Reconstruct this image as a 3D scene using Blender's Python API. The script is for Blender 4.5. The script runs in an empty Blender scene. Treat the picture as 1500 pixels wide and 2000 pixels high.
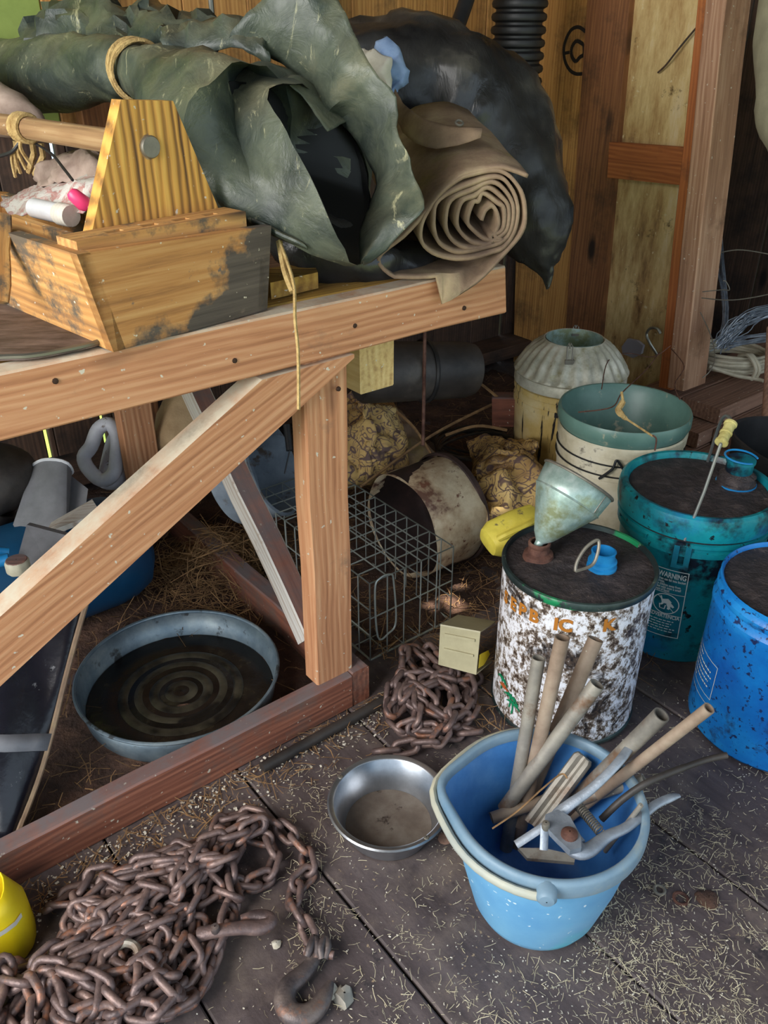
import bpy, bmesh, math, random
from mathutils import Vector, Matrix, noise

random.seed(11)
SC = bpy.context.scene
COL = SC.collection
V = Vector

# ---------------------------------------------------------------- camera
F = 1650.0; CAM_H = 1.22; TH = math.radians(30)
cd = bpy.data.cameras.new('camera'); cam = bpy.data.objects.new('camera', cd); COL.objects.link(cam)
cam.location = (0, 0, CAM_H); cam.rotation_euler = (math.radians(90) - TH, 0, 0)
cd.sensor_fit = 'VERTICAL'; cd.sensor_height = 36; cd.lens = F / 2000 * 36
cd.clip_start = .02
SC.camera = cam

# ---------------------------------------------------------------- light
wd = bpy.data.worlds.new('sky'); SC.world = wd; wd.use_nodes = True
bg = wd.node_tree.nodes['Background']; bg.inputs[0].default_value = (.70, .85, 1.0, 1); bg.inputs[1].default_value = 1.25
def lamp(name, kind, loc, aim, energy, color, size=1, sizey=None):
    l = bpy.data.lights.new(name, kind); o = bpy.data.objects.new(name, l); COL.objects.link(o)
    l.energy = energy; l.color = color
    if kind == 'AREA':
        l.size = size
        if sizey: l.shape = 'RECTANGLE'; l.size_y = sizey
    if kind == 'SUN': l.angle = math.radians(.6)
    o.location = loc; o.rotation_euler = (V(aim) - V(loc)).to_track_quat('-Z', 'Y').to_euler()
    return o
lamp('doorway_daylight', 'AREA', (-1.7, -.5, 1.7), (.3, 1.5, .4), 92, (1, .97, .93), 1.5, 1.9)
lamp('low_sun', 'SUN', (2.6, 4.2, 1.9), (.165, 1.665, 0), 14, (1, .93, .80))
SC.view_settings.view_transform = 'Standard'; SC.view_settings.look = 'None'
SC.view_settings.gamma = 1; SC.view_settings.use_curve_mapping = False
SC.view_settings.exposure = .25
SC.cycles.use_denoising = True
SC.cycles.max_bounces = 6; SC.cycles.diffuse_bounces = 4; SC.cycles.glossy_bounces = 3

# ---------------------------------------------------------------- frames of the place
# the workbench frame: a runs along the bench, b across it towards the left wall
EA = V((.788, .6157, 0)); EB = V((-.6157, .788, 0)); ANG = math.atan2(.6157, .788)
def W(a, b, z=0): return EA * a + EB * b + V((0, 0, z))
_sun = bpy.data.objects['low_sun']; SUN_D = (EA * -.9 + EB * .45).normalized() * math.cos(math.radians(63)) - V((0, 0, math.sin(math.radians(63)))); _sun.rotation_euler = SUN_D.to_track_quat('-Z', 'Y').to_euler()
O = V((0, 0, CAM_H))
def ray(u, v):
    x = (u - 750) / F; y = (1000 - v) / F
    return V((x, math.cos(TH) + y * math.sin(TH), -math.sin(TH) + y * math.cos(TH)))
def PZ(u, v, z=0.):  d = ray(u, v); return O + d * ((z - CAM_H) / d.z)      # point at height z
def PA(u, v, a):     d = ray(u, v); return O + d * (a / d.dot(EA))          # point on a plane across the bench
def PB(u, v, b):     d = ray(u, v); return O + d * (b / d.dot(EB))          # point on a plane along the bench
def PD(u, v, dep):   return O + ray(u, v) * dep                             # point at a depth
def PP(u, v, p, n):  d = ray(u, v); n = V(n); return O + d * ((V(p) - O).dot(n) / d.dot(n))   # point on any plane
def PC(u, v, c, r):                                                         # point on an upright cylinder round c
    d = ray(u, v); ox, oy = -c[0], -c[1]
    A_ = d.x ** 2 + d.y ** 2; B_ = ox * d.x + oy * d.y; C_ = ox * ox + oy * oy - r * r
    q = max(0, B_ * B_ - A_ * C_); t_ = (-B_ - math.sqrt(q)) / A_; return O + d * t_

# ---------------------------------------------------------------- materials
def lin(c):
    r = []
    for x in c[:3]:
        x /= 255.
        r.append(x / 12.92 if x <= .04045 else ((x + .055) / 1.055) ** 2.4)
    return (*r, 1)
class NT:
    def __init__(s, name):
        s.m = bpy.data.materials.new(name); s.m.use_nodes = True; s.t = s.m.node_tree
        s.b = s.t.nodes['Principled BSDF']
    def n(s, typ, **kw):
        x = s.t.nodes.new(typ)
        for k, v in kw.items():
            if k in x.inputs: x.inputs[k].default_value = v
            else: setattr(x, k, v)
        return x
    def l(s, a, b): s.t.links.new(a, b)
    def coords(s, stretch, rnd=True):
        tc = s.n('ShaderNodeTexCoord'); mp = s.n('ShaderNodeMapping'); mp.inputs['Scale'].default_value = stretch
        s.l(tc.outputs['Object'], mp.inputs['Vector'])
        if rnd:
            oi = s.n('ShaderNodeObjectInfo'); mu = s.n('ShaderNodeMath', operation='MULTIPLY'); mu.inputs[1].default_value = 23.7
            s.l(oi.outputs['Random'], mu.inputs[0]); s.l(mu.outputs[0], mp.inputs['Location'])
        return mp.outputs[0]
    def noise(s, vec, scale, detail=6, rough=.6, dist=0):
        x = s.n('ShaderNodeTexNoise'); x.inputs['Scale'].default_value = scale; x.inputs['Detail'].default_value = detail
        x.inputs['Roughness'].default_value = rough; x.inputs['Distortion'].default_value = dist
        s.l(vec, x.inputs['Vector']); return x.outputs[0]
    def ramp(s, fac, stops):
        x = s.n('ShaderNodeValToRGB'); e = x.color_ramp.elements
        while len(e) < len(stops): e.new(.5)
        for i, (p, c) in enumerate(stops):
            e[i].position = p; e[i].color = lin(c) if len(c) == 3 else c
        s.l(fac, x.inputs[0]); return x.outputs[0]
    def mask(s, fac, lo, hi):
        return s.ramp(fac, [(lo, (0, 0, 0)), (hi, (255, 255, 255))])
    def mix(s, fac, a, b, mode='MIX'):
        x = s.n('ShaderNodeMixRGB', blend_type=mode)
        for sock, val in ((x.inputs[0], fac), (x.inputs[1], a), (x.inputs[2], b)):
            if hasattr(val, 'default_value') or hasattr(val, 'is_output'): s.l(val, sock)
            elif isinstance(val, (int, float)): sock.default_value = val
            else: sock.default_value = lin(val)
        return x.outputs[0]
    def bump(s, h, strength, dist=.004):
        x = s.n('ShaderNodeBump'); x.inputs['Strength'].default_value = strength; x.inputs['Distance'].default_value = dist
        s.l(h, x.inputs['Height']); s.l(x.outputs[0], s.b.inputs['Normal'])
    def done(s, col, rough=.7, metal=0):
        if hasattr(col, 'is_output'): s.l(col, s.b.inputs['Base Color'])
        else: s.b.inputs['Base Color'].default_value = lin(col)
        if hasattr(rough, 'is_output'): s.l(rough, s.b.inputs['Roughness'])
        else: s.b.inputs['Roughness'].default_value = rough
        s.b.inputs['Metallic'].default_value = metal
        return s.m
def wood(name, light, mid, dark, stretch=(.9, 28, 28), wave=5., dirt=(70, 60, 50), dirt_amt=(.55, .75), rough=.75, knots=True, bump=.35, specks=True, dust=None, wmix=.16):
    t = NT(name); v = t.coords(stretch); v1 = t.coords((1, 1, 1))
    g = t.noise(v, 3.2, 7, .65, .15)
    w = t.n('ShaderNodeTexWave', bands_direction='Y'); v2 = t.coords((.8, 5, 3))
    w.inputs['Scale'].default_value = wave; w.inputs['Distortion'].default_value = 6; w.inputs['Detail'].default_value = 3; w.inputs['Detail Scale'].default_value = 1.1
    t.l(v2, w.inputs['Vector'])
    mixf = t.mix(wmix, g, w.outputs[0])
    c = t.ramp(mixf, [(.22, dark), (.48, mid), (.75, light)])
    d = t.noise(v1, 7, 8, .7)
    c = t.mix(t.mask(d, *dirt_amt), c, dirt)
    if knots:
        vo = t.n('ShaderNodeTexVoronoi'); vo.inputs['Scale'].default_value = 1.; t.l(t.coords((3.4, 9, 9)), vo.inputs['Vector'])
        c = t.mix(t.ramp(vo.outputs[0], [(.09, (255, 255, 255)), (.2, (0, 0, 0))]), c, tuple(int(x * .45) for x in dark))
    if specks:
        sp = t.noise(v1, 90, 2, .5)
        c = t.mix(t.mask(sp, .70, .74), c, (205, 195, 175))
    if dust:        # settled dust lies on the faces that look up
        ge = t.n('ShaderNodeNewGeometry'); sx = t.n('ShaderNodeSeparateXYZ'); t.l(ge.outputs['Normal'], sx.inputs[0])
        dm = t.mix(1., t.mask(sx.outputs[2], .45, .8), t.ramp(t.noise(v1, 14, 7, .7), [(.25, (60, 60, 60)), (.6, (255, 255, 255))]), 'MULTIPLY')
        c = t.mix(dm, c, dust)
    t.bump(mixf, bump, .003)
    return t.done(c, rough)
def mottled(name, stops, scale=9, stretch=(1, 1, 1), rough=.6, metal=0, bump=.2, bscale=60, spots=(), detail=8, dist=0, bdist=.003, coat=0, rrange=None):
    t = NT(name); v = t.coords(stretch)
    n = t.noise(v, scale, detail, .65, dist); c = t.ramp(n, stops)
    for col, sc, lo, hi in spots:
        c = t.mix(t.mask(t.noise(v, sc, 6, .65), lo, hi), c, col)
    if bump: t.bump(t.noise(v, bscale, 5, .6), bump, bdist)
    r = rough
    if rrange:
        r = t.ramp(t.noise(v, scale * 2.3, 4, .6), [(.35, (rrange[0],) * 3 + (1,)), (.65, (rrange[1],) * 3 + (1,))])
    m = t.done(c, r, metal)
    if coat: t.b.inputs['Coat Weight'].default_value = coat; t.b.inputs['Coat Roughness'].default_value = .25
    return m
def plain(name, c, rough=.6, metal=0):
    t = NT(name); return t.done(c, rough, metal)

MAT = {}
MAT['pine'] = wood('bench_pine', (212, 162, 120), (188, 130, 90), (142, 90, 58), dirt=(128, 100, 80), dirt_amt=(.60, .78), dust=(206, 194, 172))
MAT['pine_pale'] = wood('pale_sawn_pine', (226, 200, 140), (205, 172, 112), (160, 122, 76), dirt=(150, 125, 90), dirt_amt=(.62, .85), knots=False)
MAT['redwood'] = wood('red_brown_wood', (170, 110, 84), (132, 78, 58), (84, 48, 38), dirt=(100, 86, 78), dirt_amt=(.5, .7), dust=(112, 100, 100))
MAT['whitewash'] = wood('whitewashed_wood', (214, 210, 204), (198, 190, 180), (150, 118, 92), dirt=(150, 110, 80), dirt_amt=(.6, .7), knots=False)
MAT['mustard_wood'] = wood('mustard_wood', (190, 150, 70), (160, 118, 50), (110, 76, 34), dirt=(96, 74, 40), knots=False)
MAT['wall_tan'] = wood('tan_wall_board', (208, 160, 92), (182, 130, 68), (128, 86, 48), dirt=(84, 64, 40), dirt_amt=(.5, .75), knots=False, specks=False, bump=.2)
MAT['wall_brown'] = wood('brown_wall_board', (158, 108, 66), (130, 84, 50), (90, 58, 36), dirt=(66, 48, 32), dirt_amt=(.5, .75), specks=False, bump=.2)
MAT['wall_dark'] = wood('dark_wall_board', (104, 78, 62), (78, 58, 46), (46, 36, 30), dirt=(40, 34, 32), dirt_amt=(.45, .7), specks=False, bump=.3)
MAT['wall_orange'] = wood('orange_stud', (196, 122, 66), (170, 98, 50), (128, 70, 36), dirt=(90, 60, 40), knots=False, specks=False)
MAT['stud_pink'] = wood('pinkish_stud', (196, 158, 128), (164, 122, 94), (120, 84, 62), dirt=(110, 80, 60), knots=False)
MAT['lumber'] = wood('old_lumber', (166, 130, 108), (136, 102, 84), (94, 70, 58), dirt=(84, 66, 56), knots=False)
t = NT('cream_panel'); v = t.coords((1, 1, 1)); vs = t.coords((1.2, 5, 5))
c = t.ramp(t.noise(vs, 3.0, 9, .7), [(.33, (118, 86, 54)), (.45, (186, 150, 96)), (.58, (218, 190, 132)), (.72, (230, 210, 172))])
c = t.mix(t.mask(t.noise(v, 11, 8, .75), .60, .68), c, (96, 74, 40)); c = t.mix(t.mask(t.noise(v, 45, 4, .6), .66, .7), c, (222, 205, 160))
t.bump(t.noise(v, 30, 6, .6), .2); MAT['cream_panel'] = t.done(c, .6)
t = NT('green_wall'); v = t.coords((1, 1, 1))
c = t.ramp(t.noise(v, 4, 8, .7), [(.3, (120, 140, 66)), (.6, (150, 168, 84)), (.8, (176, 186, 110))]); MAT['green_wall'] = t.done(c, .6)
# floor: dark boards under trodden dirt
t = NT('dirty_floor_board'); v = t.coords((1, 1, 1)); vs = t.coords((1.5, 14, 14))
c = t.ramp(t.noise(vs, 2.2, 8, .65), [(.3, (62, 52, 52)), (.55, (84, 73, 73)), (.8, (110, 98, 96))])
c = t.mix(t.mask(t.noise(v, 5, 9, .7), .48, .68), c, (116, 102, 94)); c = t.mix(t.mask(t.noise(v, 9, 9, .7), .6, .66), c, (54, 48, 50))
c = t.mix(t.mask(t.noise(v, 120, 3, .5), .68, .72), c, (150, 130, 104))
t.bump(t.noise(v, 40, 8, .7), .5, .004); MAT['floor'] = t.done(c, .62)
MAT['soil'] = mottled('soil', [(.3, (48, 34, 28)), (.55, (82, 58, 46)), (.8, (118, 88, 66))], 14, rough=.95, bump=.9, bscale=50, bdist=.012)
MAT['grass'] = mottled('grass_outside', [(.3, (84, 104, 40)), (.7, (140, 156, 66))], 3, rough=.9, bump=0)
MAT['nail'] = plain('rusty_nail', (70, 50, 40), .6, .6)

# ---------------------------------------------------------------- mesh helpers
PM = {}
def thing(name, label=None, cat=None, loc=(0, 0, 0), rz=0, group=None, M=None, kind=None):
    o = bpy.data.objects.new(name, None); COL.objects.link(o); o.empty_display_size = .05
    m = M if M is not None else Matrix.Translation(V(loc)) @ Matrix.Rotation(rz, 4, 'Z')
    o.matrix_world = m; PM[o] = m.copy(); tag(o, label, cat, group, kind)
    return o
def tag(o, label=None, cat=None, group=None, kind=None):
    if label: o['label'] = label
    if cat: o['category'] = cat
    if group: o['group'] = group
    if kind: o['kind'] = kind
    return o
class MB:
    def __init__(s): s.v = []; s.f = []; s.m = []; s.mi = 0
    def add(s, vs, fs, M=None):
        o = len(s.v); s.v += [(M @ V(v)) if M else V(v) for v in vs]
        s.f += [tuple(i + o for i in f) for f in fs]; s.m += [s.mi] * len(fs); return s
    def box(s, lo, hi, M=None):
        (a, b, c), (d, e, f) = lo, hi
        return s.add([(a, b, c), (d, b, c), (d, e, c), (a, e, c), (a, b, f), (d, b, f), (d, e, f), (a, e, f)],
                     [(0, 3, 2, 1), (4, 5, 6, 7), (0, 1, 5, 4), (1, 2, 6, 5), (2, 3, 7, 6), (3, 0, 4, 7)], M)
    def hexa(s, bot, top):      # two loops of the same length
        n = len(bot); return s.add(list(bot) + list(top), [tuple(range(n))[::-1], tuple(range(n, 2 * n))] + [(i, (i + 1) % n, n + (i + 1) % n, n + i) for i in range(n)])
    def rings(s, rings, cap0=True, cap1=True, closed=False, M=None):
        n = len(rings[0]); vs = [p for r in rings for p in r]; fs = []
        k = len(rings)
        for i in range(k if closed else k - 1):
            a = i * n; b = ((i + 1) % k) * n
            fs += [(a + j, a + (j + 1) % n, b + (j + 1) % n, b + j) for j in range(n)]
        if not closed:
            if cap0: fs.append(tuple(range(n))[::-1])
            if cap1: fs.append(tuple(range((k - 1) * n, k * n)))
        return s.add(vs, fs, M)
    def lathe(s, prof, n=48, M=None, wob=None, cap0=False, cap1=False):
        rs = []
        for r, z in prof:
            ring = []
            for j in range(n):
                a = 2 * math.pi * j / n; k = wob(a, z) if wob else 0
                ring.append(V(((r + k) * math.cos(a), (r + k) * math.sin(a), z)))
            rs.append(ring)
        return s.rings(rs, cap0, cap1, False, M)
    def tube(s, pts, r, n=8, cap=True, closed=False, M=None, flat=1, up=None):
        pts = [V(p) for p in pts]; k = len(pts); rs = []; nrm = None
        for i, p in enumerate(pts):
            a = pts[(i - 1) % k] if (i > 0 or closed) else p; b = pts[(i + 1) % k] if (i < k - 1 or closed) else p
            t = (b - a).normalized()
            if nrm is None:
                nrm = V(up) if up else (V((0, 0, 1)) if abs(t.z) < .9 else V((1, 0, 0)))
            nrm = (nrm - t * nrm.dot(t)).normalized(); bi = t.cross(nrm)
            rr = r[i] if isinstance(r, (list, tuple)) else r
            rs.append([p + (nrm * math.cos(2 * math.pi * j / n) * flat + bi * math.sin(2 * math.pi * j / n)) * rr for j in range(n)])
        return s.rings(rs, cap, cap, closed, M)
    def grid(s, rows, M=None, flip=False):
        n = len(rows[0]); vs = [p for r in rows for p in r]
        fs = [(i * n + j, i * n + j + 1, (i + 1) * n + j + 1, (i + 1) * n + j) for i in range(len(rows) - 1) for j in range(n - 1)]
        if flip: fs = [f[::-1] for f in fs]
        return s.add(vs, fs, M)
    def poly(s, pts, t, nrm):   # flat outline given thickness
        nrm = V(nrm).normalized(); return s.hexa([V(p) for p in pts], [V(p) + nrm * t for p in pts])
    def build(s, name, mats, parent=None, smooth=40, world=False, M=None, solid=0, offset=-1, fix=True):
        me = bpy.data.meshes.new(name)
        vs = s.v
        if world and parent is not None:
            iv = PM[parent].inverted(); vs = [iv @ v for v in vs]
        me.from_pydata([tuple(v) for v in vs], [], s.f); me.update()
        if fix:
            bm = bmesh.new(); bm.from_mesh(me); bmesh.ops.recalc_face_normals(bm, faces=bm.faces); bm.to_mesh(me); bm.free()
        for m in (mats if isinstance(mats, (list, tuple)) else [mats]): me.materials.append(MAT[m] if isinstance(m, str) else m)
        if len(me.polygons) == len(s.m): me.polygons.foreach_set('material_index', s.m)
        if smooth:
            me.polygons.foreach_set('use_smooth', [True] * len(me.polygons))
            if smooth < 180: me.set_sharp_from_angle(angle=math.radians(smooth))
        o = bpy.data.objects.new(name, me); COL.objects.link(o)
        if parent is not None: o.parent = parent
        if M is not None: o.matrix_local = M
        PM[o] = (PM[parent] if parent is not None else Matrix()) @ (M if M is not None else Matrix())
        if solid:
            md = o.modifiers.new('thickness', 'SOLIDIFY'); md.thickness = solid; md.offset = offset
        return o
def frame(x, zhint):
    x = V(x).normalized(); z = V(zhint); z = (z - x * z.dot(x)).normalized(); y = z.cross(x)
    return Matrix((x, y, z)).transposed().to_4x4()
def plank(name, p0, p1, w, t, up, mats, parent=None, seg=5, jit=.0015, cham=.003, ragged=0, world=True, taper=1.):
    p0, p1 = V(p0), V(p1); L = (p1 - p0).length
    M = Matrix.Translation((p0 + p1) / 2) @ frame(p1 - p0, up)
    rs = []; c = min(cham, t * .3, w * .3)
    for i in range(seg + 1):
        f = i / seg; x = (f - .5) * L; dy, dz = random.uniform(-jit, jit), random.uniform(-jit, jit); ww = w * (1 + (taper - 1) * f)
        hw, ht = ww / 2, t / 2; r = []
        for y, z in ((-hw + c, -ht), (hw - c, -ht), (hw, -ht + c), (hw, ht - c), (hw - c, ht), (-hw + c, ht), (-hw, ht - c), (-hw, -ht + c)):
            xx = x + (random.uniform(-ragged, ragged) if i in (0, seg) else 0)
            r.append(V((xx, y + dy, z + dz)))
        rs.append(r)
    mb = MB(); mb.rings(rs)
    if parent is not None and world: M = PM[parent].inverted() @ M
    return mb.build(name, mats, parent, smooth=30, M=M)
def catmull(pts, k=6, closed=False):
    pts = [V(p) for p in pts]; n = len(pts); out = []
    for i in range(n if closed else n - 1):
        g = (lambda j: pts[j % n]) if closed else (lambda j: pts[max(0, min(n - 1, j))])
        a, b, c, d = g(i - 1), g(i), g(i + 1), g(i + 2)
        for s_ in range(k):
            t_ = s_ / k; out.append(.5 * ((2 * b) + (c - a) * t_ + (2 * a - 5 * b + 4 * c - d) * t_ ** 2 + (3 * b - a - 3 * c + d) * t_ ** 3))
    if not closed: out.append(pts[-1])
    return out
def nz(p, s=1., seed=0): return noise.noise(V(p) * s + V((seed * 7.3, seed * 3.1, seed * 5.7)))
def fbm(p, s=1., seed=0): return noise.fractal(V(p) * s + V((seed * 7.3, seed * 3.1, seed * 5.7)), 1., 2., 4)
def crumple(mb, amp, sc, seed=0, start=0):
    for i in range(start, len(mb.v)):
        p = mb.v[i]; mb.v[i] = p + V((fbm(p, sc, seed), fbm(p, sc, seed + 1), fbm(p, sc, seed + 2))) * amp
def creases(mb, amp, sc, seed=0, start=0):      # sharp folds, as in stiff sheet plastic
    for i in range(start, len(mb.v)):
        p = mb.v[i]; k = sum((1 - 2.4 * abs(nz(p, sc * m, seed + q))) / m for q, m in ((0, 1), (3, 1.9)))
        mb.v[i] = p + V((nz(p, sc * .7, seed + 5), nz(p, sc * .7, seed + 6) - .6, nz(p, sc * .7, seed + 7) + .5)) * amp * k
def text_mesh(s, size, bold=0.0):
    cu = bpy.data.curves.new('lettering', 'FONT'); cu.body = s; cu.size = size; cu.resolution_u = 3; cu.offset = bold
    o = bpy.data.objects.new('lettering', cu); COL.objects.link(o)
    dg = bpy.context.evaluated_depsgraph_get(); me = o.evaluated_get(dg).to_mesh()
    vs = [tuple(v.co) for v in me.vertices]; fs = [tuple(p.vertices) for p in me.polygons]
    w = max(v[0] for v in vs) if vs else 0
    o.evaluated_get(dg).to_mesh_clear(); bpy.data.objects.remove(o); bpy.data.curves.remove(cu)
    return vs, fs, w
# ================================================================ the setting
grass = MB(); grass.box((-9, -9, -.35), (9, 9, -.30)); g = grass.build('ground', 'grass'); tag(g, kind='structure')
sub = MB(); sub.box((-1.6, -1.6, -.06), (3.6, 2.5, -.026)); fl = sub.build('floor', 'soil', M=Matrix.Rotation(ANG, 4, 'Z')); tag(fl, kind='structure')
PMF = Matrix.Rotation(ANG, 4, 'Z')
k = 0; a0 = .484 - .26 * 8
while a0 < 3.4:
    w_ = .26
    plank('plank', W(a0 + w_ / 2, -1.5, -.0125), W(a0 + w_ / 2, 2.36, -.0125), w_ - .004, .025, (0, 0, 1), 'floor', fl, seg=3, jit=.0008, cham=.003)
    a0 += w_; k += 1
# left wall (behind the bench): upright boards with cracks of daylight between them
wl = thing('wall_left', kind='structure', loc=W(.4, 2.37, 0), rz=ANG)
a0 = -1.6
while a0 < 3.4:
    w_ = .185 + random.uniform(-.015, .015); hole = False; slit = next((s for s in (.603, .771, 2.445) if a0 < s < a0 + w_), None)
    top_ = .885 if hole else 1.0
    if slit:        # a crack of daylight low in the wall between two narrow boards
        plank('board', W((a0 + slit - .006) / 2, 2.37, -.02), W((a0 + slit - .006) / 2, 2.37, top_), slit - .006 - a0, .022, EB, 'wall_dark', wl, seg=2, jit=.001)
        plank('board', W((a0 + w_ + slit + .006) / 2, 2.37, -.02), W((a0 + w_ + slit + .006) / 2, 2.37, top_), a0 + w_ - slit - .006, .022, EB, 'wall_dark', wl, seg=2, jit=.001)
    else:
        plank('board', W(a0 + w_ / 2, 2.37, -.02), W(a0 + w_ / 2, 2.37, top_), w_, .022, EB, 'wall_dark', wl, seg=2, jit=.001)
    plank('board', W(a0 + w_ / 2, 2.37, .95 if hole else 1.0), W(a0 + w_ / 2, 2.37, 2.5), w_, .022, EB, 'green_wall' if a0 < .7 else 'wall_tan', wl, seg=2, jit=.001)
    a0 += w_ + .001
for a_ in (.18, .88, 1.56):
    plank('stud', W(a_, 2.315, 0), W(a_, 2.315, 2.4), .09, .045, EB, 'wall_brown', wl)
plank('girt', W(-1.5, 2.30, .09), W(2.5, 2.30, .09), .14, .05, (0, 0, 1), 'wall_dark', wl)
# back wall at the end of the bench: wide boards, a stud, a cleat and a pale panel
wb = thing('wall_back', kind='structure', loc=W(2.5, 1.8, 0), rz=ANG)
AW = 2.5
def quad_board(name, px, a, t, m):      # a board lying in the wall, outlined by its corners, its grain upright
    pts = [PA(u, v, a) for u, v in px]; cen = sum(pts, V()) / len(pts)
    Mw = Matrix.Translation(cen) @ frame(EB if name == 'cleat' else V((0, 0, 1)), EA); iv = Mw.inverted()
    mb = MB(); mb.hexa([iv @ p for p in pts], [iv @ (p + EA * t) for p in pts])
    return mb.build(name, m, wb, smooth=0, M=PM[wb].inverted() @ Mw)
quad_board('board', [(1062, -60), (1162, -60), (1115, 900), (998, 900), (1010, 400)], AW, .03, 'wall_tan')
quad_board('board', [(1152, -60), (1140, 100), (1088, 900), (1150, 900), (1236, -60)], AW - .012, .03, 'wall_brown')
quad_board('panel', [(1226, -60), (1412, -60), (1398, 0), (1352, 300), (1196, 285)], AW + .012, .02, 'cream_panel')
quad_board('panel', [(1190, 345), (1346, 362), (1300, 770), (1280, 800), (1138, 900)], AW + .012, .02, 'cream_panel')
quad_board('cleat', [(1190, 278), (1358, 290), (1342, 363), (1186, 347)], AW - .03, .03, 'wall_orange')
quad_board('board', [(955, -60), (1064, -60), (1012, 400), (1000, 560), (940, 200)], AW + .02, .03, 'wall_brown')
quad_board('board', [(860, -60), (950, -60), (935, 300), (860, 300)], AW + .03, .03, 'wall_tan')
quad_board('board', [(740, -60), (858, -60), (858, 300), (740, 300)], AW + .04, .03, 'cream_panel')
quad_board('board', [(440, -120), (738, -120), (738, 200), (440, 200)], AW + .3, .03, 'wall_tan')
plank('stud', (PA(1432, -80, 2.36)), (PA(1341, 752, 2.36)), .062, .12, EA, ['stud_pink'], wb)
plank('stud', (PA(1408, -80, 2.38)), (PA(1315, 752, 2.38)), .05, .10, EA, ['wall_orange'], wb)
for i in range(14):
    b_ = 2.40 - i * .24
    plank('board', W(3.35, b_, -.02), W(3.35, b_, 2.4), .236, .025, EA, 'wall_dark', wb, seg=2)
# roof boards; unseen gaps added to throw sun patches on chosen spots
ce = thing('ceiling', kind='structure', loc=W(1, .7, 2.43), rz=ANG)
HT = [PZ(892, 1176, .0) - EA * .02, PZ(838, 1190, 0), PD(1106, 792, 1.92), PZ(1482, 722, .19)]
HO = [p - SUN_D * ((2.43 - p.z) / -SUN_D.z) for p in HT]; HS = [(.05, .07), (.035, .035), (.03, .05), (.03, .06)]
cuts = [(p.dot(EA), p.dot(EB), s) for p, s in zip(HO, HS)]
a0 = -1.5
for a1 in sorted([-1.5 + .4 * k for k in range(1, 13)] + [q for ca, cb, s in cuts for q in (ca - s[0] / 2, ca + s[0] / 2)]):
    spans = [(-1.1, 2.5)]
    for ca, cb, s in cuts:
        if a0 >= ca - s[0] / 2 - 1e-4 and a1 <= ca + s[0] / 2 + 1e-4: spans = [q for lo_, hi_ in spans for q in ((lo_, min(hi_, cb - s[1] / 2)), (max(lo_, cb + s[1] / 2), hi_)) if q[1] > q[0]]
    if a1 - a0 > 1e-4:
        for lo_, hi_ in spans: plank('board', W((a0 + a1) / 2, lo_, 2.43), W((a0 + a1) / 2, hi_, 2.43), a1 - a0 + .001, .03, (0, 0, 1), 'wall_dark', ce, seg=1, jit=0, cham=.0005)
    a0 = a1

# ================================================================ workbench
bn = thing('workbench', 'rough pine workbench with diagonal braces, standing behind the metal bowl and chains', 'workbench', loc=W(.5, 1.5, 0), rz=ANG)
plank('front_rail', W(-.5, 1.095, .801), W(1.122, 1.095, .801), .088, .04, EB * -1, 'pine', bn, seg=10, ragged=.008)
plank('rear_rail', W(-.5, 1.94, .801), W(1.12, 1.94, .801), .088, .04, EB, 'pine', bn)
for i in range(6):
    plank('top_board', W(-.48, 1.19 + i * .142, .834), W(1.10, 1.19 + i * .142, .834), .139, .022, (0, 0, 1), 'lumber' if i else 'mustard_wood', bn)
plank('leg', W(.727, 1.108, .085), W(.727, 1.108, .757), .086, .045, EB * -1, 'pine', bn)
plank('leg', W(.715, 1.94, .085), W(.715, 1.94, .757), .086, .04, EB, 'pine', bn)
plank('skid', W(-.6, 1.088, .0425), W(.754, 1.088, .0425), .085, .036, EB * -1, 'redwood', bn, seg=9)
plank('skid', W(-.6, 1.94, .0425), W(.75, 1.94, .0425), .085, .045, EB, 'redwood', bn)
plank('sill', W(.777, 1.072, .044), W(.777, 1.98, .044), .042, .087, (0, 0, 1), 'redwood', bn, seg=6)
q = [PB(512, 742, 1.072), PB(692, 692, 1.072), PB(692, 699, 1.072), PB(0, 1341, 1.072), PB(0, 1205, 1.072)]
lo_ = q[3] + (q[3] - q[2]).normalized() * .35; hi_ = q[4] + (q[3] - q[2]).normalized() * .35
cen = (q[1] + lo_) / 2; Mb = Matrix.Translation(cen) @ frame(q[1] - hi_, EB * -1)
mb = MB(); iv = Mb.inverted(); fr = [iv @ p for p in (q[0], q[1], q[2], lo_, hi_)]
mb.hexa(fr, [p - V((0, 0, .044)) for p in fr])
mb.build('brace', 'pine', bn, smooth=0, M=PM[bn].inverted() @ Mb)
pa, pb_ = PA(352, 700, .715), PA(610, 1245, .715)
br = plank('brace', pa, pb_, .052, .046, EA * -1, ['whitewash', 'redwood'], bn, seg=6)
for p_ in br.data.polygons:     # only the left face was ever whitewashed
    if abs(p_.normal.y) > .8: p_.material_index = 1
bk = PB(710, 777, 1.12)
plank('joist', bk + V((0, 0, .052)) + EA * .03, bk + V((0, 0, .052)) + EA * .03 + EB * .5, .075, .09, (0, 0, 1), 'pine_pale', bn, cham=.002)
for (a_, z_) in ((.30, .82), (.56, .79), (.78, .80), (1.02, .785), (.70, .72), (.745, .70)):
    mb = MB(); mb.lathe([(0, .0015), (.004, .001), (.0045, -.002)], 8, Matrix.Translation(W(a_, 1.0745, z_)) @ frame(EA, EB * -1)); mb.build('nail', 'nail', bn, world=True)
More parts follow.
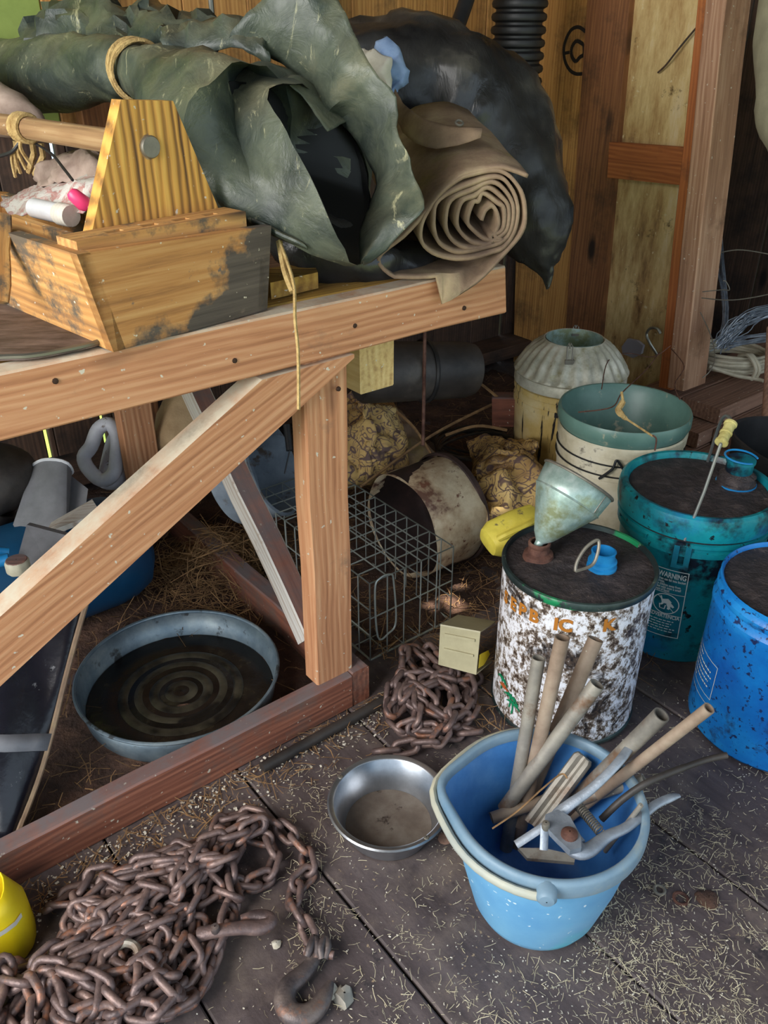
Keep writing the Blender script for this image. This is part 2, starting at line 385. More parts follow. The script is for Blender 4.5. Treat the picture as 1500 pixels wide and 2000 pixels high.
# ================================================================ things on the bench
MAT['box_wood'] = wood('toolbox_wood', (214, 168, 104), (186, 134, 76), (130, 92, 60), dirt=(96, 84, 70), dirt_amt=(.50, .58), knots=True, bump=.3)
MAT['box_grain'] = wood('striped_end_board', (222, 174, 88), (200, 144, 66), (84, 56, 32), stretch=(.5, 20, 14), wmix=.30, dirt=(90, 64, 40), dirt_amt=(.66, .8), knots=False, bump=.5)
MAT['twine'] = mottled('hemp_twine', [(.3, (140, 108, 62)), (.7, (204, 176, 118))], 60, rough=.95, bump=.8, bscale=220)
MAT['rod'] = wood('handle_rod', (176, 148, 108), (146, 112, 76), (100, 72, 48), dirt=(214, 208, 198), dirt_amt=(.64, .68), knots=False)
MAT['metal_dull'] = mottled('dull_metal', [(.3, (96, 92, 84)), (.7, (140, 134, 122))], 20, rough=.5, metal=.5, bump=.15)
t = NT('dusty_black_plastic'); v = t.coords((1, 1, 1)); vs = t.coords((1.2, 1.2, 6))
c = t.ramp(t.noise(v, 5, 8, .65, .6), [(.28, (26, 32, 30)), (.45, (48, 56, 50)), (.6, (82, 88, 74)), (.78, (128, 124, 100))])
c = t.mix(t.mask(t.noise(t.coords((22, 11, 9)), 1.1, 8, .72, 1.8), .60, .70), c, (170, 166, 132))
ge = t.n('ShaderNodeNewGeometry'); sx = t.n('ShaderNodeSeparateXYZ'); t.l(ge.outputs['Normal'], sx.inputs[0])
c = t.mix(t.mix(1., t.mask(sx.outputs[2], .35, .95), t.ramp(t.noise(v, 8, 7, .7), [(.35, (0, 0, 0)), (.65, (170, 170, 170))]), 'MULTIPLY'), c, (150, 140, 108))
t.bump(t.noise(v, 26, 6, .6, .8), .55, .006)
r_ = t.ramp(t.noise(v, 9, 4, .6), [(.35, (.3, .3, .3, 1)), (.65, (.65, .65, .65, 1))]); MAT['plastic_green'] = t.done(c, r_)
t = NT('glossy_black_bag'); v = t.coords((1, 1, 1))
c = t.ramp(t.noise(v, 6, 8, .6), [(.34, (20, 20, 22)), (.55, (50, 49, 48)), (.72, (96, 92, 84))])
t.bump(t.noise(t.coords((3, 3, 1.2)), 9, 5, .55, .5), .4, .008)
MAT['bag_black'] = t.done(c, t.ramp(t.noise(v, 7, 4, .6), [(.35, (.22, .22, .22, 1)), (.65, (.5, .5, .5, 1))]))
MAT['canvas'] = mottled('brown_canvas', [(.3, (100, 80, 66)), (.5, (146, 122, 98)), (.7, (184, 164, 128))], 7, rough=.85, bump=.5, bscale=70, spots=[((126, 112, 54), 5, .56, .7)])
MAT['cloth_blue'] = mottled('pale_blue_cloth', [(.3, (104, 132, 178)), (.7, (150, 172, 206))], 20, rough=.9, bump=.3)
MAT['cloth_white'] = mottled('offwhite_cloth', [(.3, (190, 182, 164)), (.7, (222, 216, 204))], 20, rough=.9, bump=.3)
MAT['tray'] = mottled('dirty_tray', [(.35, (60, 48, 44)), (.55, (104, 88, 82)), (.75, (140, 122, 112))], 12, (1, 3, 1), rough=.6, metal=.2, bump=.4)
MAT['steel_edge'] = plain('steel_edge', (120, 118, 110), .4, .8)

t = NT('dark_cornered_front_board'); v = t.coords((1, 1, 1), False); g = t.noise(t.coords((1, 26, 26)), 3, 7, .65, .2)
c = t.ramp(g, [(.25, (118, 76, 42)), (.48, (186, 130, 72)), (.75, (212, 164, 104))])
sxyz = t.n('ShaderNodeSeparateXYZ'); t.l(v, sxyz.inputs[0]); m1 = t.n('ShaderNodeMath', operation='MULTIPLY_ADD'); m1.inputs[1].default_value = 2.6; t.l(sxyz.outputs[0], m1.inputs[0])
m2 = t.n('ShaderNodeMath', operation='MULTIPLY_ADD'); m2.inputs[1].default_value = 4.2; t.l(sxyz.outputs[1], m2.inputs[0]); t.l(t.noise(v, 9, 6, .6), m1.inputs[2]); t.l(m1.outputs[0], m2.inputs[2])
c = t.mix(t.mask(m2.outputs[0], .56, .64), c, t.ramp(g, [(.3, (56, 48, 42)), (.7, (104, 92, 80))])); c = t.mix(t.mask(t.noise(v, 26, 6, .7), .62, .68), c, (112, 96, 82)); c = t.mix(t.mask(t.noise(v, 90, 2), .70, .74), c, (208, 196, 170))  # board turns darker towards its lower right corner
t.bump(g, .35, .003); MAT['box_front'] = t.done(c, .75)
# ---- wooden tool carrier
A0, A1 = PZ(222, 688, .847), PZ(522, 605, .847)
ex = (A1 - A0).normalized(); ey = V((0, 0, 1)).cross(ex); L = (A1 - A0).length
tb = thing('tool_carrier', 'open wooden tool carrier with tall end board and rod handle on the bench', 'toolbox', loc=A0 + ex * L / 2 + ey * .2, rz=math.atan2(ex.y, ex.x))
def TP(u, v, off=0): return PP(u, v, A0 + ey * off, ey)
TL, TR = TP(150, 497), TP(530, 441)
def slab(name, front, depthvec, mat, parent, xdir):
    cen = sum((V(p) for p in front), V()) / len(front); Mw = Matrix.Translation(cen) @ frame(xdir, depthvec); iv = Mw.inverted()
    mb = MB(); mb.hexa([iv @ V(p) for p in front], [iv @ (V(p) + V(depthvec)) for p in front])
    return mb.build(name, mat, parent, smooth=0, M=PM[parent].inverted() @ Mw)
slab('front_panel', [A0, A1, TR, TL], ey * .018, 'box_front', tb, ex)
LB = .84
slab('side_panel', [A0, TL, TL + ey * LB, A0 + ey * LB], (ex * .018), 'box_wood', tb, ey)
TRl = A1.lerp(TR, .62)
slab('side_panel', [A1, TRl, TRl + ey * LB, A1 + ey * LB], (ex * -.018), 'box_wood', tb, ey)
slab('back_panel', [A0 + ey * LB, A1 + ey * LB, TRl + ey * LB, TL + ey * LB], ey * -.018, 'box_wood', tb, ex)
slab('bottom_board', [A0 + ey * .018, A1 + ey * .018, A1 + ey * LB, A0 + ey * LB], V((0, 0, .012)), 'box_wood', tb, ex)
e1_, e2_, e3_, e4_ = TP(176, 470, .07), TP(236, 195, .07), TP(338, 197, .07), TP(428, 410, .07)
e0 = e1_ - V((0, 0, .06)); e5 = e4_ - V((0, 0, .07))
slab('end_board', [e0, e1_, e2_, e3_, e4_, e5], ey * .022, 'box_grain', tb, V((0, 0, 1)))
def TI(u, v, x): return PP(u, v, A0 + ex * x, ex)
hz_ = (TL.z + TR.z) / 2
def TB(x, y, z): return A0 + ex * x + ey * y + V((0, 0, z - A0.z))
mb = MB(); iv = PM[tb].inverted()
slab('divider', [TB(.075, .07, .90), TB(.075, .40, .90), TB(.075, .40, .958), TB(.075, .07, .952)], ex * .012, 'box_wood', tb, ey)
x0, x1 = (TL - A0).dot(ex) + .012, (TR - A0).dot(ex) - .03
def tbox(xa, xb, ya, yb, za, zb, M=None):
    P = [TB(x, y, z) for z in (za, zb) for x, y in ((xa, ya), (xb, ya), (xb, yb), (xa, yb))]
    mb.hexa(P[:4], P[4:])
tbox(x0, x1, .019, .034, hz_ - .02, hz_ + .016); tbox(x0, x1, .046, .069, hz_ - .02, hz_ + .016); tbox(x0, x1, .034, .046, hz_ - .02, hz_ - .004)
xs = [x0] + [x0 + (x1 - x0) * f for f in (.20, .29, .40, .49, .59, .68, .78, .86)] + [x1]
for i in range(0, 10, 2): tbox(xs[i], xs[i + 1], .034, .046, hz_ - .004, hz_ + .016)
mb.build('tool_rack', 'box_wood', tb, smooth=0, world=True)
pl_ = TP(293, 287, .07)
mb = MB(); mb.lathe([(0, .004), (.013, .004), (.0145, .002), (.0145, -.006)], 24, Matrix.Translation(pl_) @ frame(ex, ey * -1)); mb.build('peg_end', 'metal_dull', tb, world=True)
Mr = Matrix.Translation(pl_ + ey * .40) @ frame(ey, V((0, 0, 1)))
mb = MB(); mb.tube([(x * .08 - .40, .001 * math.sin(x), 0) for x in range(11)], .0165, 14); mb.build('handle', 'rod', tb, M=PM[tb].inverted() @ Mr)
# twine knotted round the handle
tw = MB(); hc = TI(38, 252, .131); hc = pl_ + ey * (hc - pl_).dot(ey)
for q in range(5):
    off = ey * (.006 * (q - 2))
    tw.tube([hc + off + (ex * math.cos(a) + V((0, 0, 1)) * math.sin(a)) * .0195 for a in [i * math.pi / 8 for i in range(16)]], .004, 6, closed=True)
for q in range(4):
    b_ = TI(20 + q * 5, 262, .13); tw.tube(catmull([hc - V((0, 0, .014)) - ex * .008, hc - V((0, 0, .03 + .004 * q)) - ex * .012 + ey * .012 * q, hc - V((0, 0, .055 + .008 * q)) + ey * .022 * q]), .003, 5)
o = tw.build('twine_knot', 'twine', world=False); tag(o, 'brown twine knotted round the tool carrier handle', 'twine')

# things lying in the carrier
def crumpled_sheet(name, px, z0, dz, mat, label, cat, seed, amp=.012, n=16, sc=14):
    (a, b, c, d) = [TI(*p) for p in px]
    mb = MB(); rows = []
    for i in range(n):
        r = []
        for j in range(n):
            f, g = i / (n - 1), j / (n - 1); p = (a * (1 - g) + b * g) * (1 - f) + (d * (1 - g) + c * g) * f
            r.append(p + V((0, 0, dz * math.sin(math.pi * f) * math.sin(math.pi * g))))
        rows.append(r)
    mb.grid(rows); crumple(mb, amp, sc, seed)
    o = mb.build(name, mat, smooth=60, solid=.002); tag(o, label, cat); return o
MAT['bag_red'] = mottled('clear_bag_red_print', [(.40, (196, 190, 184)), (.5, (176, 120, 116)), (.56, (206, 200, 194))], 5, (1, 5, 5), rough=.35, bump=.4, dist=1.5)
MAT['leather'] = mottled('tan_leather', [(.3, (120, 98, 86)), (.7, (176, 156, 142))], 14, rough=.8, bump=.4)
MAT['pink'] = plain('pink_plastic', (240, 70, 120), .35); MAT['white_plastic'] = mottled('white_plastic', [(.3, (196, 196, 198)), (.7, (228, 228, 232))], 8, rough=.4, bump=0)
MAT['black_rubber'] = mottled('black_rubber', [(.3, (18, 18, 20)), (.7, (40, 40, 42))], 12, rough=.5, bump=.2)
crumpled_sheet('plastic_bag', [(0, 385, .19), (215, 325, .20), (215, 400, .12), (20, 425, .10)], .915, .02, 'bag_red', 'crumpled clear bag with red print lying in the tool carrier', 'bag', 3, .01, 18, 18)
crumpled_sheet('leather_glove', [(60, 330, .21), (195, 285, .22), (215, 350, .17), (70, 372, .17)], .93, .03, 'leather', 'crumpled tan leather glove in the tool carrier behind the bag', 'glove', 5, .014, 18, 20)
cc = thing('sealant_tube', 'white plastic tube with ribbed cap in the tool carrier', 'tube', loc=TI(100, 410, .11))
p0, p1 = TI(62, 405, .10), TI(116, 417, .105)
mb = MB(); mb.tube([p0, p0 + (p1 - p0) * .1, p1], [.009, .015, .015], 18); mb.build('body', 'white_plastic', cc, world=True)
mb = MB(); dd = (p1 - p0).normalized(); pts = []; rr = []
for i in range(9): pts.append(p1 + dd * .004 * i); rr.append(.017 if i % 2 else .0155)
mb.tube(pts, rr, 18); mb.build('ribbed_cap', 'cloth_white', cc, world=True)
pk = MB(); p0, p1 = TI(136, 374, .105), TI(164, 398, .12); pk.tube([p0, p0 + (p1 - p0) * .2, p1, p1 + (p1 - p0) * .3], [.006, .010, .012, .008], 14); o = pk.build('pink_handle', 'pink'); tag(o, 'pink plastic tool handle sticking up in the tool carrier', 'handle')
wr = MB(); wr.tube(catmull([TI(65, 278, .15), TI(100, 300, .14), TI(125, 330, .13), TI(142, 352, .12)]), .0022, 6); o = wr.build('wire_length', 'black_rubber'); tag(o, 'thin dark wire crossing the tool carrier below its handle', 'wire')
mb = MB(); mb.tube(catmull([TI(-10, 307, .12), TI(22, 297, .12), TI(40, 276, .13)]), .003, 6); o = mb.build('cable_end', 'black_rubber'); tag(o, 'short black cable end hanging below the knotted twine', 'cable')
mb = MB()
for q, (u, v) in enumerate(((30, 300), (62, 300), (80, 305))): mb.tube([TI(u, v - 25, .20), TI(u + 4, v, .20), TI(u - 6 * q, v + 36, .20)], .005, 6)
o = mb.build('wood_sticks', 'twine', smooth=40); tag(o, 'bundle of thin tan sticks standing in the tool carrier', 'sticks')

# shallow tray under the carrier
tr = thing('metal_tray', 'shallow dirty metal tray with rounded corner on the bench left of the carrier', 'tray', loc=PZ(90, 650, .85))
loop = [PZ(u, v, .849) for u, v in ((-260, 700), (-120, 708), (20, 704), (60, 702), (110, 694), (200, 672), (232, 640), (214, 600), (120, 540), (-150, 500), (-260, 600))]
lp = catmull(loop, 4, True); ctr = sum(lp, V()) / len(lp)
mb = MB(); mb.hexa(lp, [p + V((0, 0, .002)) for p in lp]); mb.build('pan', 'tray', tr, smooth=0, world=True)
mb = MB(); mb.tube([p + V((0, 0, .005)) for p in lp], .0035, 6, closed=True); mb.build('rolled_rim', 'steel_edge', tr, world=True)
plank('board', PB(6, 420, 1.25), PB(2, 590, 1.2), .02, .015, EB, 'box_wood'); o = COL.objects[-1]; o.name = 'upright_board'; tag(o, 'weathered board edge standing at the left end of the bench', 'board')
mb = MB(); q = [PZ(530, 585, .847), PZ(622, 563, .847), PZ(612, 540, .847), PZ(520, 556, .847)]; mb.hexa(q, [p + V((0, 0, .026)) for p in q]); o = mb.build('wood_block', 'mustard_wood', smooth=0); tag(o, 'short yellow wood block lying on the bench right of the tool carrier', 'block')

# ---- big roll of black plastic sheet
def align(r0, r1):
    best = None; n = len(r0)
    for rev in (0, 1):
        rr = r1[::-1] if rev else r1
        for k in range(n):
            s = sum((r0[i] - rr[(i + k) % n]).length_squared for i in range(n))
            if best is None or s < best[0]: best = (s, [rr[(i + k) % n] for i in range(n)])
    return best[1]
def resample(pts, n, closed=True):
    pts = [V(p) for p in pts]; seg = list(zip(pts, pts[1:] + ([pts[0]] if closed else []))) if closed else list(zip(pts, pts[1:]))
    ln = [(b - a).length for a, b in seg]; T = sum(ln); out = []
    for i in range(n):
        t_ = T * i / (n if closed else n - 1) - 1e-9; k = 0
        while k < len(ln) - 1 and t_ > ln[k]: t_ -= ln[k]; k += 1
        a, b = seg[k]; out.append(a + (b - a) * max(0, min(1, t_ / max(ln[k], 1e-9))))
    return out
rl = thing('plastic_roll', 'big dusty black plastic sheet roll with gaping open end, tied with twine', 'plastic roll', loc=W(.6, 1.4, .85))
NR = 40
st = [(-190, 160, 1.98, 66), (-60, 155, 1.86, 66), (60, 150, 1.73, 66), (160, 142, 1.60, 62), (232, 136, 1.50, 55), (268, 138, 1.45, 47), (310, 160, 1.40, 62), (380, 215, 1.345, 104), (450, 268, 1.30, 138), (510, 300, 1.275, 158)]
axis = catmull([PD(u, v, d) for u, v, d, r in st], 4); rad = [x.x for x in catmull([V((r * d / F, 0, 0)) for u, v, d, r in st], 4)]
tmp = MB(); tmp.tube(axis, rad, NR); rings = [tmp.v[i * NR:(i + 1) * NR] for i in range(len(axis))]
lip = [(548, 164, 1.24), (527, 192, 1.22), (545, 235, 1.20), (583, 300, 1.18), (622, 372, 1.185), (650, 440, 1.20), (668, 492, 1.23), (690, 514, 1.26), (712, 500, 1.33), (716, 430, 1.40), (720, 350, 1.43), (690, 270, 1.43), (645, 215, 1.40), (600, 172, 1.32)]
lipw = resample(catmull([PD(*p) for p in lip], 6, True), NR)
sil = [(470, 150, 1.30), (455, 225, 1.25), (480, 330, 1.245), (520, 420, 1.25), (575, 480, 1.25), (640, 512, 1.28), (700, 500, 1.36), (730, 420, 1.44), (720, 320, 1.46), (690, 230, 1.46), (630, 160, 1.42), (550, 125, 1.36)]
silw = align(rings[-1], resample(catmull([PD(*p) for p in sil], 6, True), NR)); lipw = align(silw, lipw)
rings = rings[:-3]
last = rings[-1]
for f in (.33, .66): rings.append([last[i] * (1 - f) + silw[i] * f for i in range(NR)])
rings.append(silw)
for f in (.4, .75, 1): rings.append([silw[i] * (1 - f) + lipw[i] * f for i in range(NR)])
mb = MB(); mb.rings(rings, True, False); crumple(mb, .009, 13, 2); creases(mb, .008, 9, 4)
# inside of the roll: near-black sleeve, the mouth's deep shade painted as colour
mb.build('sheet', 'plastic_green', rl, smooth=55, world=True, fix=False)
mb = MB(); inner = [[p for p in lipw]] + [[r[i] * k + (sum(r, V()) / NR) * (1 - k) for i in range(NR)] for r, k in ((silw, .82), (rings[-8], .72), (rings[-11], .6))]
mb.rings(inner, False, True); crumple(mb, .006, 13, 2); mb.build('mouth_shade_sleeve', plain('mouth_shade_black', (9, 10, 11), .6), rl, smooth=55, world=True, fix=False)
def ruled(name, A_, B_, parent, mat, bulge, seed, amp=.010, n=40, m=20, sc=12, bdir=None):
    A_ = resample(catmull([PD(*p) for p in A_], 6), n, False); B_ = resample(catmull([PD(*p) for p in B_], 6), n, False)
    rows = []
    for i in range(n):
        r = []
        for j in range(m):
            f = j / (m - 1); p = A_[i] * (1 - f) + B_[i] * f; r.append(p - ray(750, 1000) * bulge * math.sin(math.pi * f))
        rows.append(r)
    mb = MB(); mb.grid(rows); crumple(mb, amp, sc, seed); creases(mb, amp * .8, sc * .8, seed + 2)
    return mb.build(name, mat, parent, smooth=35, world=True, solid=.0016)
ruled('open_flap', [(452, 92, 1.34), (520, 118, 1.36), (590, 150, 1.36), (632, 232, 1.36), (672, 245, 1.37), (735, 338, 1.36), (722, 385, 1.36), (700, 440, 1.33), (692, 480, 1.29), (700, 514, 1.27)],
      [(560, -50, 1.30), (655, -10, 1.30), (682, 50, 1.29), (706, 107, 1.28), (762, 204, 1.28), (778, 275, 1.27), (834, 404, 1.25), (800, 455, 1.25), (752, 492, 1.26), (706, 516, 1.27)], rl, 'plastic_green', .02, 8)
ruled('hanging_fold', [(560, 158, 1.29), (590, 185, 1.30), (615, 225, 1.31), (640, 255, 1.32)], [(585, 150, 1.33), (625, 180, 1.36), (660, 222, 1.37), (690, 236, 1.38)], rl, 'plastic_green', .006, 12, n=20, m=10, amp=.005)
ruled('loose_fold', [(340, 70, 1.42), (400, 40, 1.42), (450, 30, 1.42), (500, 60, 1.40), (530, 90, 1.38)], [(330, 118, 1.38), (390, 108, 1.36), (450, 105, 1.34), (500, 118, 1.33), (530, 128, 1.33)], rl, 'plastic_green', .03, 21, amp=.014, n=16, m=9, sc=18)
ruled('loose_fold', [(60, 60, 1.75), (140, 5, 1.72), (260, 8, 1.66), (360, 30, 1.6), (440, 62, 1.55)], [(40, 118, 1.70), (130, 100, 1.62), (240, 96, 1.52), (340, 100, 1.44), (430, 110, 1.42)], rl, 'plastic_green', .04, 25, amp=.022, n=24, m=12, sc=17)
ruled('lower_lip', [(360, 250, 1.30), (395, 340, 1.28), (440, 398, 1.26), (520, 440, 1.25), (590, 478, 1.24)], [(350, 235, 1.30), (405, 350, 1.275), (455, 420, 1.258), (530, 462, 1.25), (600, 492, 1.24)], rl, 'plastic_green', .004, 31, amp=.006, n=18, m=4)
# twine tie
tw = MB(); kc = PD(268, 138, 1.45); ax_ = (PD(310, 160, 1.40) - PD(232, 136, 1.50)).normalized(); rr = frame(ax_, V((0, 0, 1)))
for q in range(6):
    tw.tube([kc + ax_ * (.005 * (q - 2.5) + .006 * math.sin(a * 2 + q)) + (rr @ V((0, math.cos(a), math.sin(a)))) * (.0465 + .002 * (q % 2)) for a in [i * math.pi / 14 for i in range(28)]], .0035, 5, closed=True)
o = tw.build('twine_tie', 'twine'); tag(o, 'yellow twine tied round the black plastic roll', 'twine')
tw = MB(); tw.tube(catmull([PD(545, 470, 1.26), PD(560, 510, 1.25), PD(574, 560, 1.24), PD(576, 625, 1.235), PD(582, 690, 1.235), PD(583, 800, 1.23)]), .0028, 5); tw.tube(catmull([PD(545, 472, 1.265), PD(556, 530, 1.25), PD(571, 570, 1.24)]), .005, 5)
o = tw.build('twine_strand', 'twine'); tag(o, 'frayed twine strand hanging over the front of the bench', 'twine')
def loft(st, n=30, k=5):
    ax = catmull([PD(u, v, d) for u, v, d, r in st], k); rd = [x.x for x in catmull([V((r * d / F, 0, 0)) for u, v, d, r in st], k)]
    mb = MB(); mb.tube(ax, rd, n); return mb
mb = loft([(-90, 160, 1.60, 60), (-30, 200, 1.57, 50), (30, 228, 1.54, 40), (74, 248, 1.52, 22), (92, 256, 1.51, 6)], 26, 5); crumple(mb, .008, 16, 6)
o = mb.build('tan_bundle', 'leather', smooth=80); tag(o, 'dusty tan bundle under the left end of the black plastic roll', 'bundle')
# ---- canvas roll with spiral end
cv = thing('canvas_roll', 'rolled brown canvas mat showing its spiral end over the bench edge', 'canvas roll', loc=PD(930, 540, 1.5))
cx_ = lambda x, y: (400 + .4867 * x, .4867 * y)
sp = [(1300, 712), (1240, 690), (1180, 678), (1050, 700), (960, 765), (905, 832), (800, 950), (702, 1040), (765, 1120), (860, 1185), (955, 1222), (1090, 1135), (1205, 1020), (1275, 930), (1288, 860), (1270, 770), (1215, 705), (1150, 690), (1040, 715), (950, 775), (895, 850), (865, 920), (880, 990), (960, 1035), (1060, 1040), (1150, 1020), (1215, 990)]
def turn(lx, ty, rx, by):
    m_ = (ty + by) / 2
    return [(rx - 55, by - 18), (rx - 8, m_ + 50), (rx, m_ - 30), (rx - 28, ty + 40), (rx - 85, ty), ((lx + rx) / 2 - 30, ty + 30), (lx + 22, m_ - 60), (lx, m_ + 10), (lx + 14, by - 50), (lx + 70, by - 4), (lx + 140, by)]
sp = sp[:-1] + turn(918, 716, 1258, 1012) + turn(966, 736, 1240, 998) + turn(1012, 758, 1222, 984) + turn(1056, 780, 1204, 970) + [(1165, 950), (1180, 900), (1172, 850), (1150, 830), (1125, 850), (1112, 890)]
fc = PD(935, 430, 1.40); ax_ = V((-.18, 1, .17)).normalized(); pn = V((-.1, 1, -.22)).normalized()
def cvp(x, y):
    u, v = cx_(x, y); return PP(u, v, fc, pn)
crv = catmull([cvp(*p) for p in sp], 4); n = len(crv); rows = []
for f in (0, .04, .08, .13, .18, .24, .3, .38, .48, .6, .8, 1):
    r = []
    for i, p in enumerate(crv):
        droop = max(0, 1 - i / (12. * 4)) if i < 52 else 0
        q = p + ax_ * (.40 * f)
        # towards the back the loose outer turn closes up to the roll
        if i < 56:
            c_ = fc + ax_ * (.40 * f); dv = q - c_; dv -= ax_ * dv.dot(ax_); k_ = max(0, min(1, (f - .22) * 4))
            tgt = .122 if dv.length > .122 else dv.length
            dv2 = dv * (tgt / dv.length); q = q - dv * k_ + dv2 * k_
        r.append(q)
    for i, q in enumerate(r):       # the loose turn lies on the bench where it passes over it
        if q.dot(EB) > 1.058 and q.dot(EA) < 1.13 and q.z < .853: r[i] = V((q.x, q.y, .853))
    rows.append(r)
mb = MB(); mb.grid(rows)
for i in range(len(mb.v)):
    p = mb.v[i]; mb.v[i] = p + V((fbm(p, 7, 4), 0, abs(fbm(p, 7, 5)))) * .004
mb.build('canvas', 'canvas', cv, smooth=60, world=True, solid=.0058, offset=0)
ruled('folded_edge', [(772, 176, 1.60), (800, 212, 1.53), (838, 234, 1.47), (885, 243, 1.44), (942, 250, 1.425)], [(762, 222, 1.60), (790, 262, 1.52), (835, 288, 1.46), (885, 286, 1.43), (938, 268, 1.415)], cv, 'canvas', .006, 41, amp=.003, n=16, m=8)
mb = MB(); Mg = Matrix.Translation(PD(897, 240, 1.432)) @ frame(V((1, .2, 0)), V((-.2, -.6, .8)))
mb.tube([Mg @ V((.006 * math.cos(a), .006 * math.sin(a), 0)) for a in [i * math.pi / 8 for i in range(16)]], .0022, 6, closed=True); mb.build('eyelet', 'metal_dull', cv, world=True)
# ---- black bundle behind
mb = loft([(560, 190, 1.87, 40), (620, 185, 1.87, 90), (720, 175, 1.87, 116), (850, 190, 1.89, 134), (945, 262, 1.91, 132), (1005, 360, 1.91, 108), (1040, 450, 1.90, 74), (1056, 510, 1.90, 44), (1066, 548, 1.90, 14), (1070, 568, 1.90, 3)], 44, 7)
for i in range(len(mb.v)):
    p = mb.v[i]; mb.v[i] = p + V((fbm(p, 9, 1), fbm(p, 9, 2), fbm(p, 9, 3))) * .02
creases(mb, .010, 7, 3); creases(mb, .004, 19, 6)
for i in range(len(mb.v)):
    p = mb.v[i]; mb.v[i] = p - V((.4, 1, 0)) * .004 * (1 - 2 * abs(nz((p.x * 34, p.y * 20, p.z * 5), 1, 9)))
o = mb.build('plastic_bundle', 'bag_black', smooth=80); tag(o, 'bulging glossy black plastic bundle drooping off the far bench end', 'bundle')
mb = loft([(520, 410, 1.40, 30), (570, 452, 1.41, 58), (640, 490, 1.425, 64), (720, 514, 1.45, 50), (790, 520, 1.49, 42), (850, 510, 1.54, 30)], 30, 6)
for i in range(len(mb.v)):
    p = mb.v[i]; mb.v[i] = p + V((fbm(p, 16, 1), fbm(p, 16, 2), fbm(p, 16, 3))) * .012
o = mb.build('plastic_bag', 'bag_black', smooth=80); tag(o, 'glossy black plastic bag bulging under the open mouth of the plastic roll', 'bag')
for nm, mt, lab, stt, sd in (('blue_cloth', 'cloth_blue', 'wad of pale blue cloth between plastic roll and black bundle', [(735, 98, 1.63, 8), (755, 106, 1.63, 22), (772, 135, 1.62, 20), (776, 165, 1.62, 16), (772, 182, 1.62, 6)], 5),
                            ('white_cloth', 'cloth_white', 'wad of off-white cloth below the pale blue cloth', [(706, 100, 1.62, 8), (722, 120, 1.61, 20), (742, 150, 1.60, 24), (756, 176, 1.60, 8)], 7)):
    mb = loft(stt, 16, 4); crumple(mb, .014, 28, sd); o = mb.build(nm, mt, smooth=80); tag(o, lab, 'cloth')

# ---- hanging on the walls
hs = PD(1004, 178, 2.62); pr = []; z0 = hs.z; zz = z0 - .02
pr.append((.066, z0 - .03))
i = 0
while zz < 2.40:
    for dz_, r_ in ((0, .070), (.006, .081), (.014, .0835), (.022, .081), (.028, .070)): pr.append((r_, zz + dz_))
    zz += .034
hp = PA(1004, 60, 2.2)
mb = MB(); mb.lathe(pr, 28); o = mb.build('corrugated_hose', 'black_rubber', M=Matrix.Translation((hs.x, hs.y, 0))); tag(o, 'fat black corrugated hose hanging beside the wall boards', 'hose')
mb = MB(); mb.tube(catmull([PD(930, -60, 2.3), PD(908, 10, 2.3), (PD(890, 60, 2.28)), PD(872, 110, 2.25)]), .021, 12); o = mb.build('black_pipe', 'black_rubber'); tag(o, 'thin black pipe slanting down left of the corrugated hose', 'pipe')
for i, (u, lab) in enumerate(((418, 'bright thin metal rod hanging above the plastic roll, left one'), (546, 'bright thin metal rod hanging above the plastic roll, right one'))):
    p = PD(u, 70, 1.72); mb = MB(); mb.tube([p, V((p.x, p.y, 1.8)), V((p.x, p.y, 2.42))], .0055, 8); o = mb.build('hanging_rod', 'chrome' if 'chrome' in MAT else 'steel_edge'); tag(o, lab, 'rod', 'hanging metal rods')
# black stencil mark on the board
mk = MB()
def mark(pts, w):
    p = catmull([PA(u, v, AW - .0012) for u, v in pts], 5)
    n_ = len(p)
    for i in range(n_ - 1):
        d = (p[i + 1] - p[i]).normalized(); s = d.cross(EA).normalized() * w / 2
        mk.hexa([p[i] - s, p[i + 1] - s, p[i + 1] + s, p[i] + s], [q + EA * .0008 for q in (p[i] - s, p[i + 1] - s, p[i + 1] + s, p[i] + s)])
mark([(1144, 62), (1130, 53), (1116, 58), (1106, 75), (1101, 95), (1103, 118), (1112, 136), (1124, 144), (1138, 144)], .011)
mark([(1138, 86), (1126, 80), (1117, 92), (1116, 108), (1124, 120), (1132, 112), (1139, 108)], .012); mark([(1138, 84), (1140, 96), (1139, 112)], .008); mark([(1103, 104), (1112, 102)], .01)
mk.build('stencil_mark', plain('black_stencil_paint', (24, 20, 18), .7), wb, world=True, smooth=0)
mb = MB(); mb.tube(catmull([PA(1396, 22, AW), PA(1375, 38, AW - .01), PA(1345, 72, AW - .006), PA(1318, 105, AW - .012), PA(1300, 128, AW - .004), PA(1285, 142, AW)]), .003, 5); o = mb.build('dry_twig', 'wall_dark'); tag(o, 'dry dark tendril crossing the top of the pale wall panel', 'twig')
MAT['zinc'] = mottled('bright_zinc', [(.3, (150, 150, 140)), (.7, (196, 196, 186))], 15, rough=.35, metal=.7, bump=.1)
mb = MB(); mb.tube(catmull([PA(1290, 652, AW - .03), PA(1284, 642, AW - .03), (PA(1271, 641, AW - .03)), PA(1263, 652, AW - .03), PA(1268, 668, AW - .03), PA(1278, 684, AW - .02), PA(1284, 694, AW - .01)]), .0048, 8); o = mb.build('metal_hook', 'zinc'); tag(o, 'shiny zinc hook on the pale panel above the green bucket', 'hook')
mb = MB(); q = [PA(u, v, AW - .01) for u, v in ((1220, 690), (1218, 676), (1230, 660), (1248, 664), (1260, 674), (1256, 690), (1240, 698))]; mb.hexa(q, [p - EA * .012 for p in q]); o = mb.build('slate_scrap', plain('grey_slate', (156, 152, 160), .7), smooth=0); tag(o, 'grey flat scrap hanging left of the zinc hook', 'scrap')
